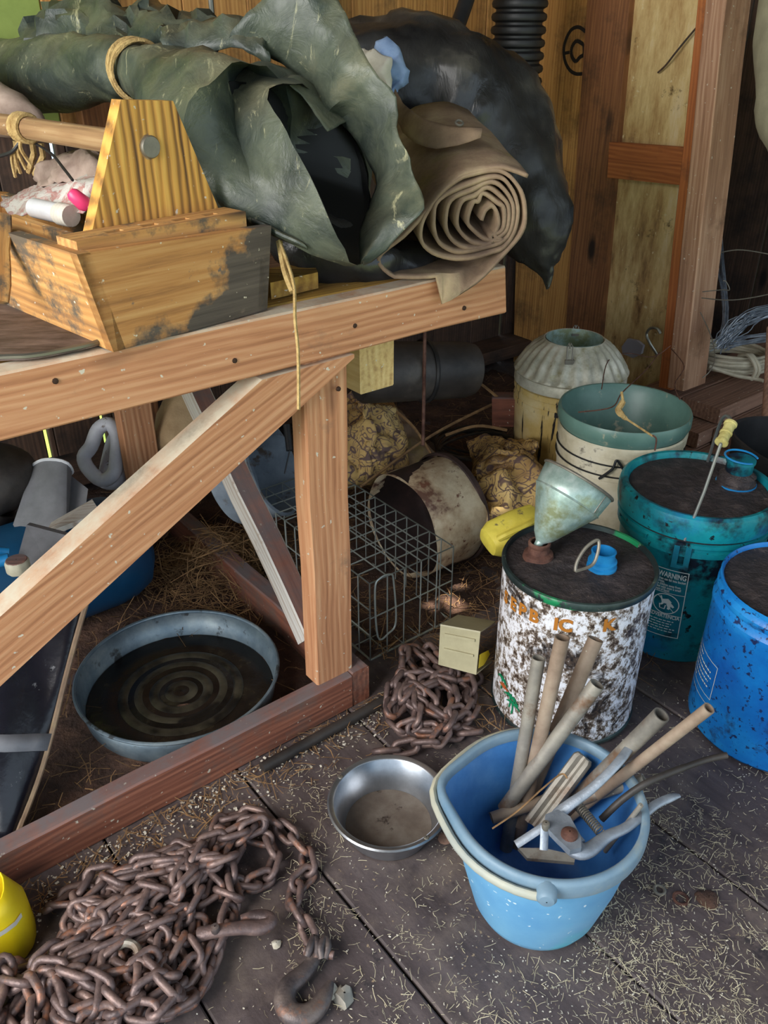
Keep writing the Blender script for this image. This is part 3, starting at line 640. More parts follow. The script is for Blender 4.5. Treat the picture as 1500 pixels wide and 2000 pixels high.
# ================================================================ pails and cans on the right
def painted(name, base, dark, light, grime, amt=(.50, .62), rough=.4, extra=(), scale=5):
    return mottled(name, [(.3, dark), (.5, base), (.72, light)], scale, rough=rough, bump=.25, bscale=90, spots=[(grime, 9, *amt)] + list(extra))
MAT['oily_dirt'] = mottled('oily_dirt', [(.3, (30, 25, 27)), (.55, (56, 48, 48)), (.78, (92, 80, 76))], 30, rough=.7, bump=1., bscale=70, bdist=.008, spots=[((120, 104, 88), 140, .66, .7)])
MAT['teal'] = painted('teal_plastic', (10, 124, 134), (6, 84, 108), (24, 158, 160), (16, 26, 38), (.50, .62), extra=[((24, 100, 160), 3.5, .55, .7), ((18, 16, 20), 40, .62, .66)])
MAT['blue_drum'] = painted('blue_paint', (16, 116, 192), (10, 84, 164), (40, 156, 218), (30, 34, 62), (.58, .66), extra=[((24, 40, 84), 70, .58, .62)])
MAT['blue_cap'] = painted('blue_cap', (30, 130, 190), (16, 90, 150), (60, 160, 210), (20, 24, 36), (.6, .7))
MAT['rust'] = mottled('rust', [(.3, (62, 38, 32)), (.5, (100, 66, 54)), (.75, (140, 104, 86))], 30, rough=.75, metal=.25, bump=.5, bscale=120)
MAT['wire'] = plain('steel_wire', (150, 152, 150), .4, .75)
MAT['galv'] = mottled('galvanised', [(.3, (150, 146, 128)), (.5, (190, 186, 168)), (.7, (216, 212, 198))], 26, rough=.5, metal=.25, bump=.15, spots=[((140, 132, 92), 12, .56, .66)])
MAT['galv_funnel'] = mottled('galvanised_funnel', [(.3, (126, 148, 140)), (.5, (160, 182, 174)), (.7, (196, 210, 204))], 30, rough=.4, metal=.4, bump=.15, spots=[((130, 138, 104), 14, .50, .62)])
t = NT('scuffed_white_paint'); v = t.coords((1, 1, 1), False); vs = t.coords((1, 1, .8), False)
c = t.ramp(t.noise(vs, 62, 8, .8), [(.42, (54, 40, 32)), (.485, (146, 132, 118)), (.525, (222, 222, 228)), (.8, (240, 242, 248))])
c = t.mix(t.mask(t.noise(v, 9, 6, .7, .5), .54, .62), c, t.ramp(t.noise(vs, 60, 6, .75), [(.45, (30, 26, 28)), (.62, (86, 72, 62)), (.70, (200, 200, 204))]))
t.bump(t.noise(v, 90, 4, .6), .15); MAT['can_white'] = t.done(c, .45)
MAT['can_rim'] = painted('dark_green_rim', (32, 44, 44), (18, 24, 28), (70, 90, 84), (24, 130, 80), (.56, .6), extra=[((120, 120, 110), 30, .62, .66)])
t = NT('dripped_yellow'); v = t.coords((1, 1, 1), False); vd = t.coords((38, 38, 4), False)
c = t.ramp(t.noise(v, 6, 8, .65), [(.3, (176, 140, 70)), (.5, (206, 178, 112)), (.7, (224, 208, 166))])
c = t.mix(t.mask(t.noise(vd, 1.4, 4, .6), .60, .64), c, (28, 26, 30)); MAT['yellow_drip'] = t.done(c, .4)
MAT['cream'] = mottled('dirty_cream_plastic', [(.3, (150, 138, 110)), (.5, (196, 186, 160)), (.75, (220, 214, 196))], 9, rough=.5, bump=.15, spots=[((70, 58, 44), 18, .58, .68)])
MAT['green_plastic'] = mottled('green_plastic', [(.3, (72, 104, 96)), (.6, (98, 130, 120)), (.8, (130, 156, 146))], 6, rough=.4, bump=.1, spots=[((150, 150, 130), 30, .62, .7)])
t = NT('scuffed_pale_blue'); v = t.coords((1, 1, 1), False)
c = t.ramp(t.noise(v, 5, 6, .6), [(.3, (88, 150, 198)), (.55, (118, 178, 214)), (.75, (146, 196, 222))])
c = t.mix(t.mask(t.noise(v, 7, 3, .5), .58, .72), c, (96, 200, 214)); c = t.mix(t.mask(t.noise(v, 85, 1.5, .5), .70, .73), c, (214, 232, 240))
t.bump(t.noise(v, 40, 4), .08); MAT['pail_blue'] = t.done(c, .42)
MAT['pail_rim'] = mottled('worn_pail_rim', [(.3, (96, 128, 152)), (.55, (124, 148, 164)), (.78, (176, 170, 140))], 9, rough=.5, bump=.1)
MAT['print_white'] = plain('white_print', (214, 216, 206), .5); MAT['print_orange'] = plain('orange_print', (172, 108, 32), .6)
MAT['print_green'] = plain('green_print', (16, 124, 82), .5); MAT['print_rust'] = plain('rust_print', (170, 84, 40), .6)
MAT['gasket'] = plain('dark_gasket', (22, 24, 28), .6)
MAT['grip'] = mottled('worn_wooden_grip', [(.3, (150, 136, 70)), (.7, (206, 196, 130))], 60, (1, 1, .3), rough=.6, bump=.4)

def circ(r, z, n=32, c=(0, 0)): return [V((c[0] + r * math.cos(2 * math.pi * i / n), c[1] + r * math.sin(2 * math.pi * i / n), z)) for i in range(n)]
def dirt_disc(r, z, name, parent, amp=.005, mat='oily_dirt', seed=0, n=40):
    mb = MB(); rs = []
    for k in range(9):
        q = r * max(.002, k / 8.); rs.append([V((q * math.cos(2 * math.pi * i / n), q * math.sin(2 * math.pi * i / n), z + (amp * fbm((q * math.cos(2 * math.pi * i / n), q * math.sin(2 * math.pi * i / n), z), 22, seed) if k < 8 else 0))) for i in range(n)])
    mb.rings(rs, True, False); return mb.build(name, mat, parent, smooth=180)
def wrap(vs, fs, name, mat, parent, R, th, z, slope=0):      # flat lettering laid round an upright cylinder of radius R(z)
    mb = MB(); out = []
    for x, y, _ in vs:
        zz = z + y + slope * x; r = (R(zz) if callable(R) else R) + .0007; a = th + x / r; out.append(V((r * math.cos(a), r * math.sin(a), zz)))
    mb.add(out, fs); return mb.build(name, mat, parent, smooth=0, fix=False)
def rect(x0, y0, x1, y1, n=6):
    vs = []; fs = []
    for i in range(n + 1):
        x = x0 + (x1 - x0) * i / n; vs += [(x, y0, 0), (x, y1, 0)]
    fs = [(2 * i, 2 * i + 2, 2 * i + 3, 2 * i + 1) for i in range(n)]
    return vs, fs
def cat_mesh(parts):
    V_ = []; F_ = []
    for vs, fs in parts:
        o = len(V_); V_ += list(vs); F_ += [tuple(i + o for i in f) for f in fs]
    return V_, F_
def shift(m, dx, dy, s=1): return [(x * s + dx, y * s + dy, 0) for x, y, _ in m[0]], m[1]
def stroke(pts, w):
    vs = []; fs = []
    for i, p in enumerate(pts):
        a = pts[max(0, i - 1)]; b = pts[min(len(pts) - 1, i + 1)]; dx, dy = b[0] - a[0], b[1] - a[1]; l = math.hypot(dx, dy) or 1
        ww = w[i] if isinstance(w, (list, tuple)) else w
        vs += [(p[0] - dy / l * ww / 2, p[1] + dx / l * ww / 2, 0), (p[0] + dy / l * ww / 2, p[1] - dx / l * ww / 2, 0)]
        if i: fs.append((2 * i - 2, 2 * i - 1, 2 * i + 1, 2 * i))
    return vs, fs

# ---- scuffed white steel can with the funnel
CC = V((.369, 1.335, 0)); CR = .143; CH = .345
can = thing('oil_can', 'scuffed white and brown steel can with dirt-covered lid holding the funnel', 'can', loc=CC)
mb = MB(); mb.lathe([(.002, .002), (CR - .01, .002), (CR - .001, .006), (CR - .0005, CH - .012)], 64, cap0=True); mb.build('body', 'can_white', can)
mb = MB(); mb.lathe([(CR - .001, .004), (CR + .0018, .006), (CR + .0018, .012), (CR - .001, .014)], 64); mb.build('bottom_rim', 'can_rim', can)
mb = MB(); mb.lathe([(CR - .0005, CH - .016), (CR + .002, CH - .012), (CR + .003, CH - .004), (CR + .001, CH), (CR - .004, CH), (CR - .006, CH - .010)], 64); mb.build('top_rim', 'can_rim', can)
dirt_disc(CR - .0055, CH - .009, 'dirty_lid', can, .007, seed=3)
sp_ = PZ(1052, 1078, CH) - CC; st_ = V((sp_.x, sp_.y, CH - .012))
mb = MB(); mb.lathe([(.030, 0), (.028, .010), (.021, .014), (.020, .026), (.0215, .028), (.0215, .034), (.018, .036), (.016, .034)], 24); mb.build('spout', 'rust', can, M=Matrix.Translation(st_))
q = PZ(1176, 1100, CH) - CC; q = V((q.x, q.y, CH - .010))
mb = MB(); mb.lathe([(.028, 0), (.028, .006), (.024, .008), (.0235, .012), (.027, .013), (.027, .017), (.022, .019), (.022, .036), (.0235, .037), (.0205, .038), (.0195, .010), (.001, .009)], 28); mb.build('blue_spout', 'blue_cap', can, M=Matrix.Translation(q))
g0 = [(1124, 1113), (1128, 1095), (1144, 1070), (1165, 1055), (1170, 1062), (1166, 1085), (1156, 1104), (1130, 1114)]
mb = MB(); mb.tube(catmull([PD(u, v, 1.525) for u, v in g0], 4, True), .0032, 7, closed=True); mb.build('lid_handle', 'metal_dull', can, world=True)
def ang(u, v, c=CC, r=CR): p = PC(u, v, c, r) - c; return math.atan2(p.y, p.x), p.z
for ch, u, v in (('S', 988, 1176), ('E', 1002, 1190), ('P', 1020, 1202), ('B', 1042, 1214), ('I', 1084, 1229), ('C', 1103, 1232), ('K', 1190, 1231)):
    a_, z_ = ang(u, v); vs, fs, w_ = text_mesh(ch, .036, .0016)
    wrap([(x - w_ / 2, y, 0) for x, y, _ in vs], fs, 'letter', 'print_orange', can, CR, a_, z_)
a_, z_ = ang(990, 1355)
fr_g = []; fr_o = []
for x0, y0, s_ in ((-.028, .022, .9), (.004, 0, 1), (.012, -.012, .9)):
    for th0 in (150, 115, 80, 45, 15):
        r0 = math.radians(th0); pts = []
        for i in range(7):
            f = i / 6; pts.append((x0 + s_ * .024 * f * math.cos(r0), y0 + s_ * (.022 * f * math.sin(r0) - .014 * f * f)))
        fr_g.append(stroke(pts, [.0014, .004, .0048, .0045, .004, .003, .0008]))
    fr_g.append(stroke([(x0, y0), (x0 + .001, y0 - .014), (x0 - .001, y0 - .026)], .004))
for th0 in (150, 120, 95, 65, 35):
    r0 = math.radians(th0); fr_o.append(stroke([(-.012 + .020 * f * math.cos(r0), .006 + .022 * f * math.sin(r0) - .010 * f * f) for f in (0, .25, .5, .75, 1)], [.002, .004, .005, .004, .002]))
wrap(*cat_mesh(fr_g), 'palm_print', 'print_green', can, CR, a_ + .05, z_); wrap(*cat_mesh(fr_o), 'leaf_print', 'print_rust', can, CR + .0002, a_, z_)
# funnel leaning in the spout
fn = thing('funnel', 'galvanised metal funnel tilted in the spout of the scuffed white can', 'funnel', loc=CC + st_ + V((0, 0, .030)))
fb = CC + st_ + V((0, 0, .034)); ft = PD(1132, 936, 1.60)
axf = (ft - fb).normalized(); Lf = (ft - fb).length
Mf = Matrix.Translation(fb) @ frame(V((1, 0, 0)), axf); Mf = Matrix.Translation(fb) @ axf.to_track_quat('Z', 'Y').to_matrix().to_4x4()
iv = PM[fn].inverted()
mb = MB(); mb.lathe([(.0065, -.02), (.0085, .0), (.021, .014), (.066, Lf * .66), (.0665, Lf * .67), (.0685, Lf * .68), (.067, Lf * .70), (.072, Lf * .97)], 48); mb.build('cone', 'galv_funnel', fn, M=iv @ Mf, solid=.0012, smooth=30)
mb = MB(); mb.lathe([(.0715, Lf * .96), (.0745, Lf * .965), (.0755, Lf * .98), (.0735, Lf), (.071, Lf * .99)], 48); mb.build('rolled_rim', 'metal_dull', fn, M=iv @ Mf)
mb = MB(); mb.tube([iv @ Mf @ V((-.066 * 1.0, .0, Lf * .68)), iv @ Mf @ V((-.07, .004, Lf * .95))], .002, 6); mb.build('seam', 'metal_dull', fn)

# ---- teal pail
TC = V((.664, 1.572, 0)); TR_ = .158; TH_ = .385
def teal_r(z): return .128 + .020 * min(1, z / .29)
tp = thing('lidded_pail', 'teal plastic pail with dirt-filled lid, capped spout and printed warning panel', 'pail', loc=TC)
mb = MB(); mb.lathe([(.002, .001), (.122, .001), (.128, .006), (.148, .29), (.150, .295)], 64, cap0=True); mb.build('body', 'teal', tp)
mb = MB(); mb.lathe([(.148, .288), (.155, .290), (.155, .302), (.151, .304), (.151, .312), (.158, .314), (.158, .322), (.152, .324)], 64); mb.build('ring_band', 'teal', tp, smooth=30)
mb = MB(); mb.lathe([(.1515, .323), (.1535, .324), (.1535, .329), (.1515, .330)], 64); mb.build('gasket', 'gasket', tp)
mb = MB(); mb.lathe([(.152, .329), (.160, .331), (.1625, .345), (.1625, .368), (.160, .380), (.154, TH_), (.147, TH_ - .001), (.143, TH_ - .008), (.141, TH_ - .022), (.001, TH_ - .023)], 64); mb.build('lid', 'teal', tp, smooth=30)
for i in range(20):
    a0 = 2 * math.pi * i / 20; mb = MB(); mb.box((.1515, -.0018, .3035), (.1565, .0018, .3135), Matrix.Rotation(a0, 4, 'Z'))
    if i % 2 == 0: mb.build('band_rib', 'teal', tp, smooth=0)
dirt_disc(.1415, TH_ - .013, 'lid_dirt', tp, .006, seed=7)
q = PZ(1436, 948, TH_ - .02) - TC; q = V((q.x, q.y, TH_ - .016))
mb = MB(); mb.lathe([(.040, 0), (.040, .008), (.036, .010), (.034, .020), (.038, .022), (.030, .027), (.026, .03), (.026, .034)], 28); mb.build('spout_base', 'oily_dirt', tp, M=Matrix.Translation(q))
mb = MB(); mb.lathe([(.034, .006), (.042, .004), (.042, .0), (.044, .0)], 28); mb.build('spout_flange', 'blue_cap', tp, M=Matrix.Translation(q))
cp = MB(); cp.lathe([(.026, .030), (.0275, .032), (.0275, .052), (.030, .053), (.030, .059), (.027, .061), (.001, .060)], 28); cp = cp.build('spout_cap', 'teal', tp, M=Matrix.Translation(q))
PM[cp] = PM[tp] @ Matrix.Translation(q)
mb = MB(); mb.tube([V((.034 * math.cos(a), .034 * math.sin(a), .060 + .006 * math.sin(a * .5))) for a in [i * .2 for i in range(26)]], .0022, 6); mb.build('pull_ring', 'blue_cap', cp)
ea = PC(1338, 1052, TC, .159); fa, _ = ang(1338, 1052, TC, .159)
mb = MB(); Me = Matrix.Rotation(fa, 4, 'Z'); mb.box((.150, -.017, .268), (.158, -.006, .315), Me); mb.box((.150, .006, .268), (.158, .017, .315), Me); mb.box((.150, -.017, .262), (.157, .017, .270), Me); mb.build('ear', 'teal', tp, smooth=0)
gp0, gp1 = PD(1408, 866, 1.58), PD(1428, 826, 1.60); far = TC + V((-math.cos(fa) * .16, -math.sin(fa) * .16, .30))
mb = MB(); mb.tube([ea + V((.0, .0, -.004)), ea * .5 + gp0 * .5 + V((.003, 0, 0)), gp0], .0032, 7)
mb.tube(catmull([gp0, gp1, gp1 + V((.012, .06, -.012)), gp1 * .4 + far * .6 + V((.01, .03, .06)), far]), .0032, 7); mb.build('bail_wire', 'wire', tp, world=True)
dg = gp1 - gp0; mb = MB(); mb.tube([gp0 + dg * f for f in (0, .02, .10, .12, .45, .47, .53, .55, .88, .9, .98, 1.0)], [.009, .0125, .0125, .0105, .010, .0118, .0118, .010, .0105, .0125, .0125, .010], 16); mb.build('grip', 'grip', tp, world=True)
# warning panel
a1, z1 = ang(1350, 1120, TC, teal_r(.22)); a0, _ = ang(1278, 1108, TC, teal_r(.22)); _, z0 = ang(1330, 1250, TC, teal_r(.12))
wp = (a1 - a0) * teal_r(.17); hp_ = z1 - z0; parts = []
lw = .0016
for r_ in ((0, 0, wp, lw), (0, hp_ - lw, wp, hp_), (0, 0, lw, hp_), (wp - lw, 0, wp, hp_), (0, hp_ * .655, wp, hp_ * .655 + lw * .8), (0, hp_ * .335, wp, hp_ * .335 + lw * .8)): parts.append(rect(*r_))
vs, fs, w_ = text_mesh('WARNING', .0185, .0004); sx = wp * .78 / w_; parts.append(([(x * sx + wp * .16, y + hp_ * .885, 0) for x, y, _ in vs], fs))
tri_c = (wp * .085, hp_ * .915); parts.append(stroke([(tri_c[0] - .006, tri_c[1] - .006), (tri_c[0] + .006, tri_c[1] - .006), (tri_c[0], tri_c[1] + .006), (tri_c[0] - .006, tri_c[1] - .006)], .0012))
for tx, yy, ww in (('Children can fall into bucket', .835, .9), ('and drown.', .795, .32), ('Keep children away from', .755, .78), ('bucket with even a small', .715, .8), ('amount of liquid.', .675, .5)):
    vs, fs, w_ = text_mesh(tx, .0085, .0002); sx = wp * ww / w_; parts.append(([(x * sx + wp * .05, y + hp_ * yy, 0) for x, y, _ in vs], fs))
vs, fs, w_ = text_mesh('ADVERTENCIA', .0135, .0003); sx = wp * .9 / w_; parts.append(([(x * sx + wp * .05, y + hp_ * .285, 0) for x, y, _ in vs], fs))
def fine_print(x0, x1, y, h, seed):      # worn print too small to read: broken dashes
    rg = random.Random(seed); x = x0; out = []
    while x < x1:
        w_ = min(rg.uniform(.004, .011), x1 - x); out.append(rect(x, y, x + w_, y + h, 2)); x += w_ + .0022
    return out
for k, (yy, ww) in enumerate(((.235, .8), (.195, .75), (.155, .7), (.115, .86), (.075, .8))): parts += fine_print(wp * .05, wp * ww, hp_ * yy, .0022, k)
ic = (wp * .5, hp_ * .495); R_ = min(wp * .46, hp_ * .145)
parts.append(stroke([(ic[0] + R_ * 1.05 * math.cos(a), ic[1] + R_ * math.sin(a)) for a in [i * math.pi / 16 for i in range(33)]], .0022))
parts.append(stroke([(ic[0] - R_ * .7, ic[1] + R_ * .7), (ic[0] + R_ * .7, ic[1] - R_ * .7)], .0014))
for pts, w_ in (([(-.42, .36), (-.30, .40)], .018), ([(-.28, .22), (.10, .30), (.34, .12)], [.010, .014, .010]), ([(.28, .08), (.52, -.10), (.66, -.22)], [.008, .006, .004]), ([(.20, .02), (.30, -.30), (.24, -.52)], [.008, .006, .005]), ([(-.20, .18), (-.30, -.08), (-.42, -.16)], [.006, .004, .004]), ([(-.5, -.1), (-.44, -.52), (-.06, -.56), (0, -.14)], .0022)):
    parts.append(stroke([(ic[0] + x * R_, ic[1] + y * R_) for x, y in pts], w_))
wrap(*cat_mesh(parts), 'warning_print', 'print_white', tp, teal_r, a0, z0)

# ---- blue drum at the right edge
BC = V((.776, 1.270, 0)); bd = thing('blue_drum', 'bright blue paint-spattered steel drum with dirt on its lid at the right edge', 'drum', loc=BC)
mb = MB(); mb.lathe([(.002, .001), (.146, .001), (.152, .005), (.155, .010), (.155, .27), (.157, .275), (.157, .285), (.154, .29), (.152, .30), (.154, .305), (.154, .312), (.150, .318), (.149, .325)], 64, cap0=True); mb.build('body', 'blue_drum', bd, smooth=30)
mb = MB(); mb.lathe([(.147, .322), (.152, .325), (.152, .331), (.149, .333), (.146, .330), (.145, .322)], 64); mb.build('top_rim', 'blue_drum', bd)
dirt_disc(.1455, .324, 'lid_dirt', bd, .007, seed=9)
a1, z1 = ang(1403, 1307, BC, .155); a0 = a1 - .75; _, z0 = ang(1389, 1370, BC, .155); W_ = .75 * .155; parts = [rect(0, z1 - z0, W_, z1 - z0 + .0012), rect(W_ - .0012, 0, W_, z1 - z0), rect(0, 0, W_, .0012), rect(W_ * .2, -.016, W_ * .97, -.0148)]
for k, f in enumerate((.5, .86, .9, .84, .86, .4)): parts += fine_print(W_ * .06, W_ * f, (z1 - z0) * (.84 - .15 * k), .003, k + 20)
wrap(*cat_mesh(parts), 'label_print', 'print_white', bd, .1552, a0, z0)

# ---- nested green and cream buckets
GC = V((.574, 1.868, 0))
cb = thing('cream_bucket', 'dirty cream ribbed plastic bucket with the green bucket nested inside', 'bucket', loc=GC)
mb = MB(); mb.lathe([(.002, .001), (.128, .001), (.132, .006), (.147, .30), (.150, .302), (.150, .312), (.147, .314), (.147, .328), (.151, .330), (.151, .340), (.148, .342), (.148, .36), (.152, .362), (.153, .385), (.149, .388), (.145, .385), (.143, .34), (.128, .02), (.001, .018)], 60, cap0=True, ); mb.build('body', 'cream', cb, smooth=30)
for z_ in (.307, .335):
    mb = MB(); mb.lathe([(.1495, z_ + .006), (.1525, z_ + .007), (.1525, z_ + .009), (.1495, z_ + .0095)], 60); mb.build('rib', 'gasket', cb)
fa, _ = ang(1196, 916, GC, .152); e0 = GC + V((.152 * math.cos(fa), .152 * math.sin(fa), .325))
mb = MB(); mb.tube(catmull([PC(1170, 935, GC, .156), PC(1196, 916, GC, .162), PC(1206, 900, GC, .160), PC(1225, 940, GC, .156), PC(1222, 1000, GC, .152)]), .003, 6); mb.build('bail_wire', 'gasket', cb, world=True)
gb = thing('green_bucket', 'muted green plastic bucket standing nested in the cream bucket', 'bucket', loc=GC + V((0, 0, .06)))
mb = MB(); mb.lathe([(.002, 0), (.122, 0), (.139, .30), (.146, .33), (.150, .332), (.156, .345), (.156, .365), (.153, .372), (.149, .371), (.146, .345), (.139, .335), (.120, .006), (.001, .005)], 60, cap0=True); mb.build('body', 'green_plastic', gb, smooth=35)
mb = MB(); ws = [PD(1214, 765, 1.93), PD(1216, 785, 1.93), PD(1208, 800, 1.93), PD(1216, 812, 1.92), PD(1226, 820, 1.92), PD(1275, 852, 1.86)]
mb.tube(catmull(ws, 4), [.003] * 4 + [.007] * 4 + [.008] * 4 + [.006] * 4 + [.0025] * 5, 6); o = mb.build('frayed_string', 'twine'); tag(o, 'frayed twisted string strung over the green bucket mouth', 'string')
mb = MB(); mb.tube(catmull([PD(1130, 805, 1.9), PD(1195, 795, 1.95), PD(1216, 766, 2.0), PD(1262, 722, 2.2), PD(1288, 688, 2.5)]), .0016, 5); mb.tube(catmull([PD(1175, 760, 2.0), PD(1188, 705, 2.2), PD(1225, 690, 2.4), PD(1275, 697, 2.5), PD(1310, 675, 2.5)]), .0014, 5); mb.tube(catmull([PD(1310, 680, 2.5), PD(1336, 715, 2.3), PD(1318, 750, 2.1), PD(1328, 780, 1.98)]), .0014, 5)
mb.tube(catmull([PD(1275, 850, 1.855), PD(1282, 858, 1.85), PD(1279, 880, 1.85)]), .002, 5); o = mb.build('rusty_wire', 'rust'); tag(o, 'thin rusty wire looping from the zinc hook down to the green bucket', 'wire')

# ---- yellow bucket with the poultry feeder top
YC = V((.512, 2.20, 0))
yb = thing('yellow_bucket', 'yellowed plastic bucket with black oil drips under the fluted metal cone', 'bucket', loc=YC)
mb = MB(); mb.lathe([(.002, .001), (.130, .001), (.134, .008), (.146, .315), (.150, .317), (.150, .33), (.147, .332), (.148, .352), (.151, .354), (.151, .368), (.147, .37), (.143, .366), (.13, .02), (.001, .016)], 56, cap0=True); mb.build('body', 'yellow_drip', yb, smooth=30)
fe = thing('fluted_feeder', 'fluted galvanised feeder cone with wire clips on top of the yellow bucket', 'feeder', loc=YC + V((0, 0, .37)))
flute = lambda a, z: .004 * math.cos(26 * a) * (1 if .04 < z < .115 else 0)
mb = MB(); mb.lathe([(.147, .002), (.152, .003), (.152, .026), (.149, .030), (.154, .033), (.155, .036), (.150, .041), (.143, .052), (.128, .075), (.106, .100), (.084, .117), (.080, .121), (.077, .119), (.082, .112), (.104, .094), (.14, .05), (.143, .035)], 156, wob=flute); mb.build('cone', 'galv', fe, smooth=50)
mb = MB(); mb.lathe([(.076, .121), (.074, .10), (.074, .07), (.001, .068)], 40); mb.build('inner_sleeve', 'galv_funnel', fe)
for u, v in ((1112, 690), (1122, 640)):
    c_ = PC(u, v, YC, .105) if v > 660 else YC + V((.02, .083, .485))
    mb = MB(); s_ = 1 if v > 660 else .5
    for dx in (-.007, .007): mb.tube([c_ + V((dx, -.012 * s_, -.022 * s_)), c_ + V((dx, 0, .018 * s_)), c_ + V((dx * .4, .004, .026 * s_)), c_ + V((-dx * .1, .001, .012 * s_))], .0018, 6)
    mb.box((c_.x - .012, c_.y - .014, c_.z - .026 * s_), (c_.x + .012, c_.y - .009, c_.z - .014 * s_)); mb.build('wire_clip', 'metal_dull', fe, world=True)

# ---- black bin behind the teal pail
NC = V((1.01, 1.86, 0)); bb = thing('black_bin', 'open black bin with a thin pale rim behind the teal pail', 'bin', loc=NC)
mb = MB(); mb.lathe([(.002, .001), (.13, .001), (.150, .33), (.157, .333), (.157, .343), (.153, .345), (.147, .34), (.127, .01), (.001, .009)], 48, cap0=True, wob=lambda a, z: .012 * math.sin(a * 3 + 1) * z / .34); mb.build('body', 'black_rubber', bb, smooth=35)

# ---- lumber stack, cable coil, wire bundle at the back right
lum = [(2.18, 1.22, .055, 0), (2.34, 1.22, .11, 0), (2.20, 1.362, .055, 0), (2.26, 1.362, .11, 0), (2.24, 1.504, .055, 0), (2.16, 1.504, .11, 0), (2.36, 1.362, .165, 0), (2.19, 1.504, .165, 0)]
LW = ['lowest plank at the near side of the lumber stack', 'short near plank on the second layer of the lumber stack', 'lowest plank in the middle of the lumber stack', 'middle plank on the second layer of the lumber stack', 'lowest plank at the wall side of the lumber stack', 'wall-side plank on the second layer of the lumber stack', 'top near plank of the lumber stack carrying the cable coil', 'top wall-side plank of the lumber stack reaching furthest left']
for i, (a_, b_, z_, da) in enumerate(lum):
    o = plank('lumber_board', W(a_ + da, b_, z_ - .026), W(3.2, b_ + .01, z_ - .026), .138, .05, (0, 0, 1), 'lumber', seg=4)
    o.rotation_mode = 'XYZ'; o.name = 'lumber_board'; tag(o, 'reddish brown ' + LW[i], 'plank', 'planks in the lumber stack')
PC0 = PZ(1425, 712, .20)
cl = MB(); rnd = random.Random(5)
pts = []
for i in range(16 * 11):
    a_ = i * 2 * math.pi / 16; k = i / 16.; pts.append(PC0 + V(((.125 + .012 * math.sin(k * 2.1)) * math.cos(a_), (.115 + .012 * math.cos(k * 1.7)) * math.sin(a_), .008 + .0052 * (k % 6) * 1.6 + .003 * math.sin(a_ * 2 + k))))
cl.tube(pts, .0062, 8)
cl.tube(catmull([PC0 + V((-.11, -.10, .03)), PC0 + V((-.03, -.13, .01)), PC0 + V((.03, -.15, .006)), PC0 + V((.05, -.17, .006))]), .0065, 8)
for dx in (0, .012): cl.tube(catmull([PC0 + V((.02 + dx, -.145, .0)), PC0 + V((.025 + dx, -.15, .04)), PC0 + V((.005 + dx, -.12, .075)), PC0 + V((-.01 + dx, -.08, .06))]), .0062, 8)
MAT['cable'] = mottled('cream_cable', [(.3, (150, 140, 118)), (.7, (206, 198, 176))], 12, rough=.6, bump=.2)
o = cl.build('cable_coil', 'cable'); tag(o, 'coil of cream cable lying on the lumber stack', 'cable')
MAT['bluewire'] = mottled('blue_grey_wire', [(.3, (84, 92, 104)), (.7, (150, 162, 176))], 40, rough=.45, metal=.5, bump=.2)
wv = MB(); rnd = random.Random(8)
for i in range(46):
    o1, o2, o3 = [V((rnd.gauss(0, .012), rnd.gauss(0, .012), rnd.gauss(0, .012))) for _ in range(3)]
    wv.tube(catmull([PD(1408, 672, 2.52) + o1, PD(1440, 640, 2.5) + o2, PD(1480, 615, 2.48) + o3, PD(1560, 595, 2.46) + o1], 3), .0016, 4)
for i in range(20):
    o1, o2 = [V((rnd.gauss(0, .010), rnd.gauss(0, .010), rnd.gauss(0, .010))) for _ in range(2)]
    wv.tube(catmull([PD(1412, 672, 2.54) + o1, PD(1460, 664, 2.52) + o2, PD(1560, 650, 2.48) + o1], 3), .0016, 4)
for i in range(14):
    o1, o2 = [V((rnd.gauss(0, .008), rnd.gauss(0, .008), rnd.gauss(0, .01))) for _ in range(2)]
    wv.tube(catmull([PD(1412, 670, 2.56) + o1, PD(1418, 600, 2.62) + o2, PD(1408, 500, 2.68) + o1, PD(1404, 420, 2.7) + o2], 3), .0015, 4)
o = wv.build('wire_bundle', 'bluewire'); tag(o, 'bundle of blue-grey fencing wire rising behind the cable coil', 'wire bundle')
wv = MB()
for pts in ([(1372, 570, 2.5), (1410, 566, 2.5), (1425, 566, 2.5), (1418, 550, 2.5), (1412, 548, 2.5)], [(1370, 582, 2.48), (1430, 586, 2.46), (1500, 575, 2.44), (1560, 556, 2.4)], [(1368, 610, 2.5), (1390, 660, 2.46), (1396, 700, 2.42), (1386, 725, 2.4), (1372, 738, 2.4)], [(1380, 500, 2.6), (1440, 488, 2.6), (1500, 496, 2.6)]):
    wv.tube(catmull([PD(*p) for p in pts]), .0016, 5)
o = wv.build('loose_wire', 'metal_dull'); tag(o, 'loose thin wires curling right of the pinkish wall stud', 'wire')
mb = MB(); mb.tube([PD(1512, 640, 2.42), PD(1506, 760, 2.38), PD(1500, 850, 2.34)], .02, 14); o = mb.build('pale_pipe', 'lumber'); tag(o, 'dusty brown upright pipe at the right frame edge behind the bins', 'pipe')
mb = loft([(1560, -60, 2.0, 70), (1556, 60, 2.0, 74), (1556, 200, 2.0, 72), (1564, 290, 2.0, 60), (1580, 350, 2.0, 34)], 24, 5); crumple(mb, .012, 9, 3)
o = mb.build('hanging_sack', mottled('sage_cloth', [(.3, (122, 118, 96)), (.7, (158, 152, 126))], 8, rough=.95, bump=.3), smooth=80); tag(o, 'sage green cloth sack hanging at the right frame edge', 'sack')
